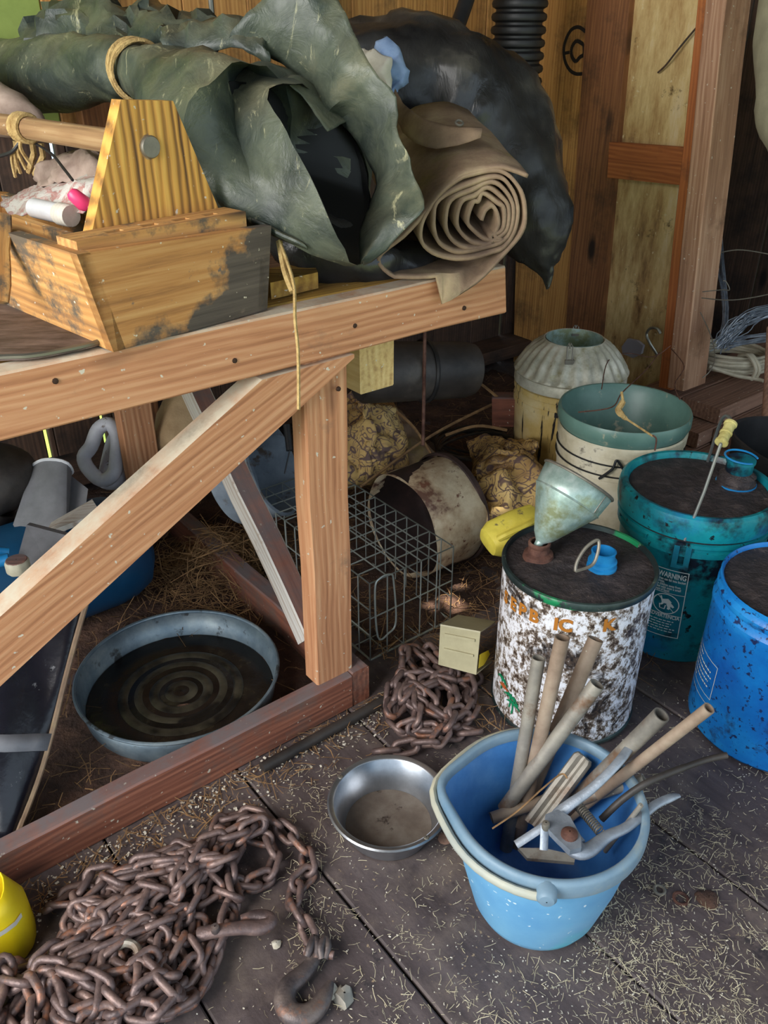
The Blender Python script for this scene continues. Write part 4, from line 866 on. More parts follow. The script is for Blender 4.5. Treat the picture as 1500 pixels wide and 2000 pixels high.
# ================================================================ under and behind the bench
MAT['zinc_pan'] = mottled('weathered_zinc', [(.3, (84, 100, 112)), (.5, (118, 134, 144)), (.7, (156, 168, 172))], 9, (1, 1, 1), rough=.42, metal=.5, bump=.12, spots=[((70, 74, 76), 26, .60, .68)])
MAT['oil_bed'] = mottled('old_oil', [(.35, (14, 13, 14)), (.55, (34, 30, 26)), (.75, (70, 62, 46))], 16, rough=.22, bump=.4, bscale=40)
MAT['oil_ring'] = mottled('oil_ring', [(.40, (24, 22, 20)), (.5, (62, 57, 46)), (.75, (98, 92, 76))], 10, rough=.3, bump=.3)
MAT['alu'] = mottled('brushed_aluminium', [(.3, (150, 154, 160)), (.7, (190, 194, 200))], 14, rough=.3, metal=.9, bump=.05)
MAT['bowl_dirt'] = mottled('dried_dirt', [(.3, (74, 62, 54)), (.5, (104, 92, 82)), (.75, (136, 128, 118))], 9, rough=.7, bump=.4, spots=[((50, 38, 30), 20, .6, .66)])
MAT['damask'] = None
t = NT('patterned_yellow_cloth'); v = t.coords((1, 1, 1), False)
def contour(sc, k, lo, hi, seed):
    mp = t.n('ShaderNodeMapping'); mp.inputs['Location'].default_value = (seed, seed * 2, seed * 3); t.l(v, mp.inputs['Vector'])
    n_ = t.noise(mp.outputs[0], sc, 1.5, .5, .8); mu = t.n('ShaderNodeMath', operation='MULTIPLY'); mu.inputs[1].default_value = k; si = t.n('ShaderNodeMath', operation='SINE')
    t.l(n_, mu.inputs[0]); t.l(mu.outputs[0], si.inputs[0]); return t.ramp(si.outputs[0], [(lo, (0, 0, 0)), (hi, (255, 255, 255))])
base = t.ramp(t.noise(v, 6, 7, .65), [(.3, (146, 110, 72)), (.5, (204, 168, 104)), (.7, (226, 196, 132))])
c = t.mix(contour(22, 60, .55, .8, 1.3), base, (122, 96, 82)); c = t.mix(contour(9, 30, .86, .96, 4.1), c, (104, 82, 76))
t.bump(t.noise(v, 60, 4), .2); MAT['damask'] = t.done(c, .8)
MAT['basin'] = mottled('rusty_cream_enamel', [(.36, (96, 62, 46)), (.46, (176, 152, 122)), (.62, (208, 192, 162)), (.8, (222, 210, 184))], 13, rough=.55, bump=.25, spots=[((74, 44, 34), 6, .60, .66), ((110, 70, 52), 40, .60, .66)])
MAT['dark_rust'] = mottled('dark_rust', [(.3, (34, 24, 22)), (.6, (60, 42, 38)), (.8, (86, 62, 54))], 16, rough=.7, bump=.4)
MAT['cage'] = plain('galvanised_cage_wire', (168, 174, 168), .4, .5)
MAT['tarpaper'] = mottled('dusty_black_roll', [(.35, (34, 31, 30)), (.55, (64, 58, 54)), (.75, (100, 92, 82))], 6, rough=.55, bump=.2)
MAT['grey_plastic'] = mottled('dusty_grey_plastic', [(.3, (92, 92, 96)), (.7, (138, 138, 142))], 7, rough=.6, bump=.15)
MAT['jug_white'] = mottled('dirty_white_jug', [(.3, (170, 170, 176)), (.7, (216, 216, 224))], 8, rough=.5, bump=.1, spots=[((110, 92, 76), 22, .62, .68)])
MAT['burlap'] = mottled('tan_sack', [(.3, (150, 122, 88)), (.7, (196, 168, 128))], 10, rough=.9, bump=.5, bscale=200)
MAT['navy_drum'] = mottled('blue_plastic_drum', [(.3, (8, 54, 86)), (.7, (14, 74, 112))], 6, rough=.45, bump=.05, spots=[((60, 80, 90), 30, .66, .7)])
MAT['black_gloss'] = mottled('black_gloss_sheet', [(.3, (14, 14, 20)), (.6, (30, 31, 40)), (.8, (66, 66, 74))], 5, rough=.25, bump=.2, spots=[((110, 110, 112), 18, .66, .7)])
MAT['yellow_jug'] = mottled('yellow_plastic', [(.3, (222, 190, 10)), (.7, (246, 222, 40))], 5, rough=.45, bump=.05, spots=[((240, 232, 190), 12, .62, .70)])
MAT['dull_yellow'] = mottled('dusty_yellow_plastic', [(.3, (186, 166, 58)), (.6, (224, 206, 82)), (.8, (230, 214, 136))], 12, rough=.6, bump=.2, spots=[((120, 104, 70), 26, .6, .66)])
MAT['dull_box'] = mottled('yellowed_clear_plastic', [(.3, (150, 142, 112)), (.6, (178, 170, 136)), (.8, (198, 190, 156))], 9, rough=.4, bump=.1, spots=[((220, 200, 60), 16, .64, .68)])
MAT['straw'] = mottled('straw', [(.3, (170, 156, 122)), (.7, (216, 206, 176))], 30, rough=.9, bump=0)
MAT['straw_brown'] = mottled('brown_straw', [(.3, (104, 76, 50)), (.7, (160, 124, 82))], 30, rough=.9, bump=0)
MAT['chaff'] = mottled('chaff', [(.3, (170, 160, 140)), (.7, (214, 208, 194))], 60, rough=.9, bump=0)

# ---- galvanised pan of old oil
PN = V((-.424, 1.343, 0))
pan = thing('feed_pan', 'round galvanised pan with ringed bottom and old black oil under the bench', 'pan', loc=PN)
mb = MB(); mb.lathe([(.002, .002), (.186, .002), (.190, .004), (.193, .010), (.2035, .066)], 72, cap0=True, wob=lambda a, z: (.0016 * math.sin(a * 40) if .01 < z < .05 else 0)); mb.build('wall', 'zinc_pan', pan, solid=.0015, offset=0)
mb = MB(); mb.tube(circ(.2045, .0665, 72), .0038, 8, closed=True); mb.build('rolled_rim', 'zinc_pan', pan)
mb = MB(); pr = [(.001, .012)]
for k in range(1, 47):
    r_ = .19 * k / 46; pr.append((r_, .012 + .0012 * math.sin(r_ * 90)))
mb.lathe(pr, 72, wob=None); mb.build('oil', 'oil_bed', pan)
for r_ in (.024, .055, .087, .118):
    mb = MB(); mb.lathe([(r_ - .010, .0115), (r_ - .006, .0142), (r_ + .006, .0146), (r_ + .011, .0115)], 64); mb.build('bottom_ring', 'oil_ring', pan)

# ---- wire cage
cg = thing('wire_cage', 'galvanised wire animal cage standing right of the bench leg', 'cage', loc=W(1.0, 1.4, 0), rz=ANG)
ca0, ca1, cb0, cb1, ch = .872, 1.108, 1.165, 1.66, .205
def wires(name, segs, r=.0017):
    mb = MB()
    for s_ in segs: mb.tube([V(p) for p in s_], r, 5)
    o = mb.build(name, 'cage', cg, world=True); return o
def fr(n, x0, x1): return [x0 + (x1 - x0) * i / n for i in range(n + 1)]
def bx(a, b, z): return W(a, b, z + .002)
wires('front_panel', [(bx(a, cb0, 0), bx(a, cb0, ch)) for a in fr(5, ca0, ca1)] + [(bx(ca0, cb0, z), bx(ca1, cb0, z)) for z in (0, ch * .55, ch)])
wires('back_panel', [(bx(a, cb1, 0), bx(a, cb1, ch)) for a in fr(5, ca0, ca1)] + [(bx(ca0, cb1, z), bx(ca1, cb1, z)) for z in (0, ch * .5, ch)])
for a in (ca0, ca1): wires('side_panel', [(bx(a, b, 0), bx(a, b, ch)) for b in fr(12, cb0, cb1)] + [(bx(a, cb0, z), bx(a, cb1, z)) for z in (0, ch * .33, ch * .66, ch)])
wires('top_panel', [(bx(a, cb0, ch), bx(a, cb1, ch)) for a in fr(5, ca0, ca1)] + [(bx(ca0, b, ch), bx(ca1, b, ch)) for b in fr(12, cb0, cb1)])
wires('bottom_panel', [(bx(a, cb0, 0), bx(a, cb1, 0)) for a in fr(5, ca0, ca1)] + [(bx(ca0, b, 0), bx(ca1, b, 0)) for b in fr(8, cb0, cb1)])
wires('bottom_rail', [(bx(ca0, cb0, 0), bx(ca1, cb0, 0)), (bx(ca0, cb0, 0), bx(ca0, cb1, 0)), (bx(ca1, cb0, 0), bx(ca1, cb1, 0))], .0032)
dl = [bx(ca0 + .012, cb0 - .012, .066), bx(ca0 + .008, cb0 - .008, .19), bx(ca0 + .022, cb0 - .008, .214), bx(ca0 + .05, cb0 - .008, .212), bx(ca0 + .058, cb0 - .008, .19), bx(ca0 + .062, cb0 - .012, .085), bx(ca0 + .04, cb0 - .014, .064)]
mb = MB(); mb.tube(catmull(dl, 5, True), .0022, 6, closed=True); mb.build('door_latch', 'cage', cg, world=True)

# ---- rusty tub on its side
q0, q1 = W(1.132, 1.38, .146), W(1.298, 1.375, .152); rr_ = .142
tub = thing('rusty_tub', 'rusty cream enamel tub lying on its side behind the wire cage', 'tub', loc=V((q0.x, q0.y, 0)))
axq = (q0 - q1).normalized(); Mq = Matrix.Translation(q1) @ axq.to_track_quat('Z', 'Y').to_matrix().to_4x4(); Lq = (q0 - q1).length
iv = PM[tub].inverted()
mb = MB(); mb.lathe([(.002, .004), (rr_ * .9, 0), (rr_ * .97, .008), (rr_, .02), (rr_ * 1.0, Lq * .6), (rr_ * .985, Lq)], 56, wob=lambda a, z: .005 * math.sin(a * 2 + .5) + .003 * math.sin(a * 5 + z * 20)); mb.build('wall', 'basin', tub, M=iv @ Mq, solid=.002)
mb = MB(); mb.lathe([(rr_ * .95, .004), (rr_ * 1.02, .002), (rr_ * 1.025, .016), (rr_ * .99, .020)], 56); mb.build('bottom_seam', 'dark_rust', tub, M=iv @ Mq)
mb = MB(); mb.lathe([(.001, .008), (rr_ * .9, .006), (rr_ * .955, .02), (rr_ * .965, Lq * .9), (rr_ * .97, Lq - .003)], 56); mb.build('rusty_inside', 'dark_rust', tub, M=iv @ Mq)

# ---- patterned cloths
def heap(name, px, label, cat, mat, seed, lift, n=40, amp=.035, sc=9, fold=True):
    (a, b, c, d) = [PD(*p) for p in px]; mb = MB(); rows = []
    for i in range(n):
        r = []
        for j in range(n):
            f, g = i / (n - 1), j / (n - 1); p = (a * (1 - g) + b * g) * (1 - f) + (d * (1 - g) + c * g) * f
            k = (math.sin(math.pi * f) * math.sin(math.pi * g)) ** .5
            p = p + V((0, -.6, .8)) * lift * k
            p += V((fbm(p, sc, seed), fbm(p, sc, seed + 1), abs(fbm(p, sc, seed + 2)))) * amp * (.3 + k) + V((0, -.5, .6)) * amp * 1.0 * (1 - abs(nz((p.x * 1.0 + p.z, p.y * .5, p.z * .6), sc * 1.3, seed + 5)) * 2.2) * k
            r.append(p)
        rows.append(r)
    mb.grid(rows); o = mb.build(name, mat, smooth=180, solid=.003, offset=1); tag(o, label, cat); return o
heap('patterned_cloth', [(650, 790, 2.45), (770, 790, 2.45), (805, 925, 2.27), (655, 960, 2.22)], 'yellow patterned cloth bunched behind the bench leg, left of the rusty tub', 'cloth', 'damask', 4, .08, amp=.06)
heap('patterned_cloth', [(908, 862, 2.44), (1045, 872, 2.40), (1065, 1000, 2.10), (935, 1030, 2.06)], 'yellow patterned cloth crumpled between the rusty tub and the oil can', 'cloth', 'damask', 14, .07, amp=.055)
heap('brown_cardboard', [(640, 780, 2.55), (760, 775, 2.52), (860, 900, 2.3), (800, 960, 2.25)], 'brown stained sheet lying behind the left patterned cloth', 'sheet', 'canvas', 24, .03, amp=.02)

# ---- dusty black roll under the bench end
r0, r1 = PD(700, 728, 2.16), PD(922, 722, 2.30)
bt = thing('black_roll', 'dusty black roll strapped up under the far end of the bench', 'roll', loc=(r0 + r1) / 2)
Mt = Matrix.Translation(r0) @ (r1 - r0).normalized().to_track_quat('Z', 'Y').to_matrix().to_4x4(); Lt = (r1 - r0).length
mb = MB(); mb.lathe([(.001, 0), (.07, 0), (.077, .01), (.079, .1), (.078, Lt - .03), (.072, Lt - .006), (.05, Lt), (.001, Lt + .002)], 40, wob=lambda a, z: .003 * math.sin(2 * a + z * 9)); mb.build('body', 'tarpaper', bt, M=PM[bt].inverted() @ Mt)
mb = MB(); mb.tube([Mt @ V((.0815 * math.cos(a), .0815 * math.sin(a), Lt * .56)) for a in [i * math.pi / 16 for i in range(32)]], .006, 6, closed=True); mb.build('strap', 'black_rubber', bt, world=True)
mb = MB(); mb.tube(catmull([V((PD(828, 640, 2.16).x, PD(828, 640, 2.16).y, .80)), PD(829, 700, 2.14), PD(828, 770, 2.13), PD(826, 870, 2.12)]), .0045, 6); mb.build('hanging_strap', 'rust', bt, world=True)

# ---- loops of cord and a brick-red board by the yellow bucket
mb = MB()
for k in range(7): mb.tube([PZ(925 + 4 * k - 12, 858 + 3 * k, .05 + .014 * k) + V((.12 * math.cos(a), .10 * math.sin(a), .012 * math.sin(a * 2 + k))) for a in [i * math.pi / 14 for i in range(28)]], .0045, 6, closed=True)
o = mb.build('cord_loops', 'tarpaper'); tag(o, 'loops of dark grey cord on the ground left of the yellow bucket', 'cord')
o = plank('board_end', PD(962, 800, 2.42), PD(1040, 800, 2.40), .05, .09, (0, 0, 1), 'redwood'); tag(o, 'brick red wood block left of the yellow bucket', 'block')
for k, (p, q) in enumerate((((705, 950, 2.1), (960, 790, 2.4)), ((870, 850, 2.3), (990, 840, 2.3)), ((770, 800, 2.3), (850, 900, 2.2)), ((840, 700, 2.35), (1000, 800, 2.4)))):
    mb = MB(); mb.tube(catmull([PD(*p), (PD(*p) + PD(*q)) / 2 + V((0, 0, .02)), PD(*q)]), .004, 5); o = mb.build('dry_stalk', 'straw_brown'); tag(o, ('long dry stalk slanting up behind the rusty tub', 'dry stalk lying level by the cord loops', 'short dry stalk below the black roll', 'dark stalk slanting down right of the black roll')[k], 'stalk', 'dry stalks behind the bench')

# ---- yellow jug, white bottle, yellowed box
yj = thing('yellow_jug', 'dull yellow plastic jug lying on its side left of the oil can', 'jug', loc=PZ(990, 1060, 0))
j0, j1 = PD(972, 1050, 1.86), PD(1062, 1010, 1.90)
Mj = Matrix.Translation(j0) @ frame(j1 - j0, V((0, -.4, 1)))
mb = MB(); rs = []
for x_, w_, h_ in ((-.03, .012, .01), (-.026, .030, .024), (-.01, .038, .034), (.05, .040, .037), (.10, .036, .034), (.12, .016, .016)):
    rs.append([V((x_, (abs(math.cos(a)) ** .6) * math.copysign(1, math.cos(a)) * w_, (abs(math.sin(a)) ** .6) * math.copysign(1, math.sin(a)) * h_)) for a in [i * math.pi / 12 for i in range(24)]])
mb.rings(rs); mb.build('body', 'dull_yellow', yj, M=PM[yj].inverted() @ Mj)
mb = MB(); mb.tube([Mj @ V(p) for p in catmull([V((-.016, -.02, .030)), V((.0, -.026, .042)), V((.05, -.028, .046)), V((.08, -.02, .036))])], .008, 8); mb.build('handle', 'dull_yellow', yj, world=True)
wbt = thing('white_bottle', 'small white bottle with red print behind the funnel', 'bottle', loc=PZ(1046, 1030, 0) + V((.03, .03, 0)))
mb = MB(); mb.lathe([(.001, 0), (.022, 0), (.025, .004), (.025, .12), (.018, .14), (.010, .15), (.010, .165), (.001, .166)], 24); mb.build('body', 'white_plastic', wbt)
mb = MB(); mb.lathe([(.0253, .05), (.0253, .056)], 24); mb.lathe([(.0253, .085), (.0253, .088)], 24); mb.build('red_print', plain('red_print', (190, 50, 60), .5), wbt)
yx = thing('plastic_box', 'yellowed clear plastic box tipped on its side beside the rusty chain', 'box', loc=PZ(910, 1310, 0))
f_ = [PD(860, 1222, 1.70), PD(938, 1236, 1.675), PD(930, 1318, 1.70), PD(856, 1298, 1.725)]; dv = PD(968, 1216, 1.78) - f_[1]
bkq = [p + dv for p in f_]
mb = MB()
def wallq(a, b, c, d, t_=.003):
    nn = (V(b) - V(a)).cross(V(d) - V(a)).normalized(); mb.poly([a, b, c, d], t_, nn)
wallq(*f_); wallq(f_[0], f_[1], bkq[1], bkq[0]); wallq(f_[3], f_[2], bkq[2], bkq[3]); wallq(f_[0], f_[3], bkq[3], bkq[0])
mb.build('shell', 'dull_box', yx, world=True, smooth=0)
for t0, t1 in ((.18, .24), (.55, .60)):
    mb = MB(); a_, b_ = f_[0].lerp(f_[3], t0), f_[1].lerp(f_[2], t0); c_, d_ = f_[1].lerp(f_[2], t1), f_[0].lerp(f_[3], t1); a_, b_, c_, d_ = [p - ray(900, 1260) * .0035 for p in (a_.lerp(b_, .12), b_.lerp(a_, .12), c_.lerp(d_, .12), d_.lerp(c_, .12))]
    wallq(a_, b_, c_, d_, .003); mb.build('ridge', 'dull_box', yx, world=True, smooth=0)
mb = MB(); o_ = f_[1].lerp(bkq[1], .3); u_ = (bkq[1] - f_[1]); w_ = f_[2] - f_[1]
mb.poly([f_[1] + w_ * .55 + u_ * .1, f_[1] + w_ * .6 + u_ * .6, f_[1] + w_ * .75 + u_ * .75, f_[1] + w_ * .9 + u_ * .4, f_[1] + w_ * .88 + u_ * .1], .004, ex); mb.build('yellow_flap', 'yellow_jug', yx, world=True, smooth=0)

# ---- white jug with loop handle, sacks and bins behind the brace
wj = thing('white_jug', 'dirty white plastic jug with big loop handle behind the bench leg', 'jug', loc=PD(225, 940, 2.1))
mb = MB(); mb.tube(catmull([PD(u, v, 2.2) for u, v in ((192, 838), (178, 872), (164, 892), (172, 915), (198, 938), (222, 925), (228, 890), (228, 850), (214, 828))], 4, True), .0185, 10, closed=True); mb.build('loop_handle', 'jug_white', wj, world=True)
mb = loft([(196, 942, 2.22, 12), (214, 934, 2.24, 26), (236, 908, 2.28, 40), (254, 872, 2.30, 46), (262, 835, 2.31, 36), (264, 810, 2.31, 14)], 20, 4); mb.build('body', 'jug_white', wj, world=True)
mb = loft([(330, 905, 2.25, 20), (345, 870, 2.25, 48), (362, 820, 2.25, 56), (372, 780, 2.25, 50), (378, 745, 2.26, 25)], 24, 5); crumple(mb, .012, 14, 2); o = mb.build('tan_sack', 'burlap', smooth=80); tag(o, 'full tan sack standing behind the white painted brace', 'sack')
b0 = PD(498, 965, 2.12)
wp_ = thing('white_tub', 'white tub with a brown hoop lying behind the bench leg', 'tub', loc=b0)
Mw = Matrix.Translation(b0 + V((0, 0, .06))) @ Matrix.Rotation(math.radians(66), 4, V((.25, 1, .1))) 
mb = MB(); mb.lathe([(.001, -.07), (.10, -.07), (.115, -.06), (.125, .05), (.128, .06), (.12, .062), (.108, -.05), (.001, -.05)], 40, M=Mw); mb.build('body', mottled('dull_blue_white_tub', [(.3, (96, 106, 118)), (.7, (146, 156, 166))], 9, rough=.6, spots=[((92, 78, 66), 16, .58, .66)]), wp_, world=True)
mb = MB(); mb.lathe([(.122, .0), (.130, .002), (.1305, .022), (.124, .024)], 40, M=Mw); mb.build('hoop', 'redwood', wp_, world=True)
mb = MB(); mb.tube([PD(560, 830, 2.05), PD(566, 880, 2.04)], .009, 10); mb.tube([PD(566, 880, 2.04), PD(556, 925, 2.03)], .002, 5); o = mb.build('tool_grip', 'black_rubber'); tag(o, 'black handle hanging just left of the bench leg', 'handle')
mb = loft([(-60, 1000, 1.95, 60), (-40, 960, 1.95, 90), (0, 950, 1.95, 86), (30, 960, 1.96, 70), (50, 975, 1.97, 30)], 28, 5); o = mb.build('grey_drum', 'tarpaper', smooth=80); tag(o, 'dark grey rounded drum at the left frame edge under the bench', 'drum')
g_ = thing('grey_bin', 'dusty grey plastic bin tilted beside the dark drum under the bench', 'bin', loc=PD(90, 1010, 1.9))
mb = MB(); top = [PD(62, 915, 1.95), PD(84, 898, 1.93), PD(128, 902, 1.92), (PD(140, 925, 1.96)), PD(100, 922, 2.02)]; bot = [PD(20, 1040, 1.86), PD(40, 1060, 1.84), PD(118, 1050, 1.84), PD(128, 1010, 1.9), PD(60, 1010, 1.98)]; mb.hexa(resample(catmull(bot, 4, True), 24), resample(catmull(top, 4, True), 24)); mb.build('body', 'grey_plastic', g_, world=True)
mb = MB(); mb.tube(resample(catmull(top, 4, True), 30), .004, 6, closed=True); mb.build('rim', 'white_plastic', g_, world=True)
mb = MB(); mb.hexa([PD(128, 1008, 1.90), PD(166, 1000, 1.9), PD(172, 955, 1.93), PD(140, 930, 1.95)], [PD(128, 1008, 1.97), PD(166, 1000, 1.97), PD(172, 955, 2.0), PD(140, 930, 2.02)]); o = mb.build('grey_box', 'grey_plastic', smooth=0); tag(o, 'small grey box right of the tilted grey bin under the bench', 'box')
mb = MB(); q = [PD(90, 1040, 1.75), PD(196, 1000, 1.8), PD(180, 975, 1.86), PD(100, 1020, 1.82)]; mb.hexa([p - V((0, 0, .012)) for p in q], q); o = mb.build('white_board', 'whitewash', smooth=0); tag(o, 'peeling whitish board lying above the blue drum', 'board')
mb = MB(); q = [PD(28, 1112, 1.62), PD(104, 1120, 1.60), PD(128, 1045, 1.66), PD(52, 1025, 1.70)]; mb.hexa(q, [p + V((.0, .016, -.004)) for p in q]); o = mb.build('grey_plate', 'grey_plastic', smooth=0); tag(o, 'flat grey plate leaning over the blue drum behind the brace', 'plate')
kc = PD(34, 1102, 1.56); cpq = thing('bottle_cap', 'ribbed whitish bottle cap in front of the grey plate', 'cap', loc=kc)
mb = MB(); mb.lathe([(.001, -.014), (.0205, -.014), (.0215, -.010), (.0215, .006), (.019, .010)], 30, wob=lambda a, z: .0006 * math.sin(a * 22)); mb.build('skirt', 'cable', cpq); mb = MB(); mb.lathe([(.0195, .0095), (.018, .011), (.001, .011)], 30); mb.build('brown_top', 'redwood', cpq)
mb = MB(); mb.tube([PD(-60, 1110, 1.6), PD(18, 1092, 1.62)], .012, 12); mb.tube([PD(-60, 1070, 1.62), PD(16, 1078, 1.66)], .009, 12); o = mb.build('blue_tubes', 'blue_cap'); tag(o, 'short bright blue tubes at the left frame edge behind the brace', 'tubes')
dc = PD(190, 1122, 2.02)
mb = MB(); Md = Matrix.Translation(V((dc.x, dc.y, max(dc.z, .135)))) @ V((.80, .60, .02)).to_track_quat('Z', 'Y').to_matrix().to_4x4()
mb.lathe([(.001, -.55), (.12, -.55), (.13, -.53), (.132, -.1), (.132, .02), (.126, .06), (.108, .10), (.07, .122), (.001, .13)], 44, M=Md); o = mb.build('blue_drum_lying', 'navy_drum', smooth=60); o.name = 'plastic_drum'; tag(o, 'dark blue plastic drum lying under the bench behind the oil pan', 'drum')
bs = thing('black_sheet', 'glossy black sheet with a worn pale edge leaning at the lower left under the brace', 'sheet', loc=PZ(30, 1640, 0))
A4 = [PD(172, 1168, 1.62), PD(128, 1330, 1.55), PD(80, 1500, 1.48), PD(32, 1640, 1.432)]; B4 = [PD(-120, 1150, 1.55), PD(-150, 1330, 1.46), PD(-190, 1500, 1.38), PD(-230, 1640, 1.36)]
rows = []
for i, p in enumerate(catmull(A4, 5)):
    q = catmull(B4, 5)[i]; rows.append([p.lerp(q, j / 10) - ray(400, 1300) * .012 * math.sin(j * 1.1 + i * .5) for j in range(11)])
mb = MB(); mb.grid(rows); mb.build('sheet', 'black_gloss', bs, world=True, smooth=80, solid=.008)
mb = MB(); mb.tube([r[0] for r in rows], .005, 6); mb.build('worn_edge', 'canvas', bs, world=True)
rows2 = [[p - ray(60, 1400) * .004 for p in r] for r in rows[8:10]]
mb = MB(); mb.grid(rows2); mb.build('pale_band', 'grey_plastic', bs, world=True, smooth=80, solid=.002)
# ---- yellow jug cut off at the lower left
yk = thing('yellow_jug', 'bright yellow plastic container at the lower left corner beside the chain', 'jug', loc=PZ(10, 1850, 0))
mb = MB(); zs = [(0, 1.0), (.01, 1.06), (.07, 1.04), (.10, .9), (.125, .78)]
bp = [PZ(u, v, 0) for u, v in ((-150, 1930), (-90, 1968), (0, 1905), (58, 1862), (66, 1812), (40, 1782), (-80, 1800))]; bp = resample(catmull(bp, 4, True), 32); cz = sum(bp, V()) / 32
rs = [[cz + (p - cz) * k + V((0, 0, z)) for p in bp] for z, k in zs]; mb.rings(rs, True, False); mb.build('body', 'yellow_jug', yk, world=True, solid=.002, smooth=60)
mb = MB(); q = rs[1]; mb.grid([[cz + (p - cz) * 1.012 + V((0, 0, z)) for p in bp[6:14]] for z in (.012, .085)]); mb.build('paper_label', plain('dirty_white_label', (214, 206, 190), .7), yk, world=True)
# ================================================================ floor in front
# ---- aluminium bowl
bw = thing('metal_bowl', 'shiny aluminium bowl with dried dirt inside on the floor beside the blue pail', 'bowl', loc=(.008, 1.012, 0))
mb = MB(); mb.lathe([(.002, .001), (.070, .001), (.076, .004), (.094, .060), (.0965, .0625), (.103, .0635), (.1055, .0618), (.105, .0595), (.1015, .0605)], 72, cap0=True); mb.build('shell', 'alu', bw, solid=.001, offset=0)
mb = MB(); mb.lathe([(.001, .0035), (.05, .0035), (.0755, .0045)], 60); mb.build('dirt', 'bowl_dirt', bw)
for a_ in (2.6, -.9):
    mb = MB(); mb.lathe([(.001, .002), (.004, .0015), (.005, 0)], 10, Matrix.Translation((.0995 * math.cos(a_), .0995 * math.sin(a_), .0632))); mb.build('rivet', 'metal_dull', bw)

# ---- blue pail with pipes and the plier tool
PCn = V((.240, .862, 0)); PH = .24; PR = .143
pail = thing('blue_pail', 'pale blue plastic pail with pouring lip, holding metal pipes and pliers', 'pail', loc=PCn)
lip_a = math.radians(168)
def lipw_(a, z):
    d = (a - lip_a + math.pi) % (2 * math.pi) - math.pi
    return .018 * math.exp(-(d / .30) ** 2) * max(0, min(1, (z - .13) / .09))
mb = MB(); mb.lathe([(.002, .001), (.070, .001), (.082, .004), (.092, .014), (.100, .032), (.120, .115), (.133, .19), (.1365, .214), (.1345, .222)], 80, cap0=True, wob=lipw_); mb.build('body', 'pail_blue', pail, smooth=60)
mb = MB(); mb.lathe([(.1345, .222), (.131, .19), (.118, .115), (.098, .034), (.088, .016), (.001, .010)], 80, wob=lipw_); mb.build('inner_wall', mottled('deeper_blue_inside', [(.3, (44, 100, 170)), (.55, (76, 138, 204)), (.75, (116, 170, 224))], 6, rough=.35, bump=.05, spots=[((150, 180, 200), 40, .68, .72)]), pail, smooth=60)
mb = MB(); mb.lathe([(.1365, .208), (.1440, .209), (.1455, .215), (.1455, .233), (.143, .239), (.137, .240), (.1335, .237), (.1335, .222)], 80, wob=lipw_); mb.build('rim', 'pail_rim', pail, smooth=60)
pa_ = ang(1076, 1688, PCn, .148)[0]; pb2 = pa_ + math.pi
hp = []
for i in range(25):
    f = i / 24; a_ = pa_ - math.pi * f; lz = lipw_(a_ % (2 * math.pi), .24)
    hp.append(V(((.1535 + lz * .85) * math.cos(a_), (.1535 + lz * .85) * math.sin(a_), .222 - .003 * math.sin(math.pi * f))))
mb = MB(); mb.tube(hp, .0058, 10, flat=1.3); mb.build('handle', mottled('aged_handle_plastic', [(.3, (150, 158, 156)), (.7, (192, 188, 164))], 8, rough=.5, bump=.05), pail)
for k, a_ in enumerate((pa_, pb2)):
    mb = MB(); Mp = Matrix.Translation((.1455 * math.cos(a_), .1455 * math.sin(a_), .226)) @ V((math.cos(a_), math.sin(a_), 0)).to_track_quat('Z', 'Y').to_matrix().to_4x4()
    mb.lathe([(.001, .018), (.010, .017), (.0135, .013), (.014, -.004)], 20, Mp); mb.build('pivot_knob', 'pail_rim', pail)
# pipes standing in it
MAT['pipe'] = mottled('weathered_grey_pipe', [(.3, (108, 104, 98)), (.5, (140, 134, 124)), (.75, (172, 166, 152))], 12, (1, 1, 1), rough=.55, metal=.25, bump=.15, spots=[((112, 86, 66), 9, .56, .66), ((210, 206, 190), 60, .69, .72)])
MAT['pipe_brown'] = mottled('brownish_pipe', [(.3, (118, 98, 82)), (.5, (150, 130, 112)), (.75, (176, 160, 140))], 12, rough=.6, metal=.2, bump=.15, spots=[((206, 200, 180), 50, .68, .71)])
MAT['cast_alu'] = mottled('cast_aluminium', [(.3, (124, 132, 142)), (.7, (166, 174, 184))], 30, rough=.5, metal=.5, bump=.25, bscale=200)
def proj(p):
    x, y, z = p.x, p.y, p.z - CAM_H; dep = y * math.cos(TH) - z * math.sin(TH); up = y * math.sin(TH) + z * math.cos(TH); return 750 + F * x / dep, 1000 - F * up / dep
def thru(bot, rim, key, val):
    b, r = inside(PZ(*bot)), PZ(*rim); lo, hi = 1., 5.
    for _ in range(50):
        m = (lo + hi) / 2; u, v = proj(b.lerp(r, m)); ok = (v > val) if key == 'v' else (u < val)
        lo, hi = (m, hi) if ok else (lo, m)
    return b, b.lerp(r, lo)
def inside(p):
    R0 = .094 + (.131 - .094) * min(1, max(0, (p.z - .016) / .174)) - .016; h = V((p.x - PCn.x, p.y - PCn.y, 0))
    return p if h.length < R0 else V((PCn.x, PCn.y, p.z)) + h * (R0 / h.length)
def pipe(name, ends, r, mat, label, cat='pipe', group=None, wall=.0018, rod=False, ell=1):
    b, t_ = ends; d = (t_ - b); L_ = d.length; M_ = Matrix.Translation(b) @ d.to_track_quat('Z', 'Y').to_matrix().to_4x4()
    o = None; mb = MB()
    if rod: mb.lathe([(.0005, 0), (r, 0), (r, L_ - .001), (r * .8, L_), (.0005, L_)], 14)
    else: mb.lathe([(r - wall, .0), (r, 0), (r, L_), (r - wall, L_), (r - wall, 0)], 22)
    o = mb.build(name, mat, M=M_); o['len'] = L_; tag(o, label, cat, group); return o
G_ = 'metal pipes in the blue pail'
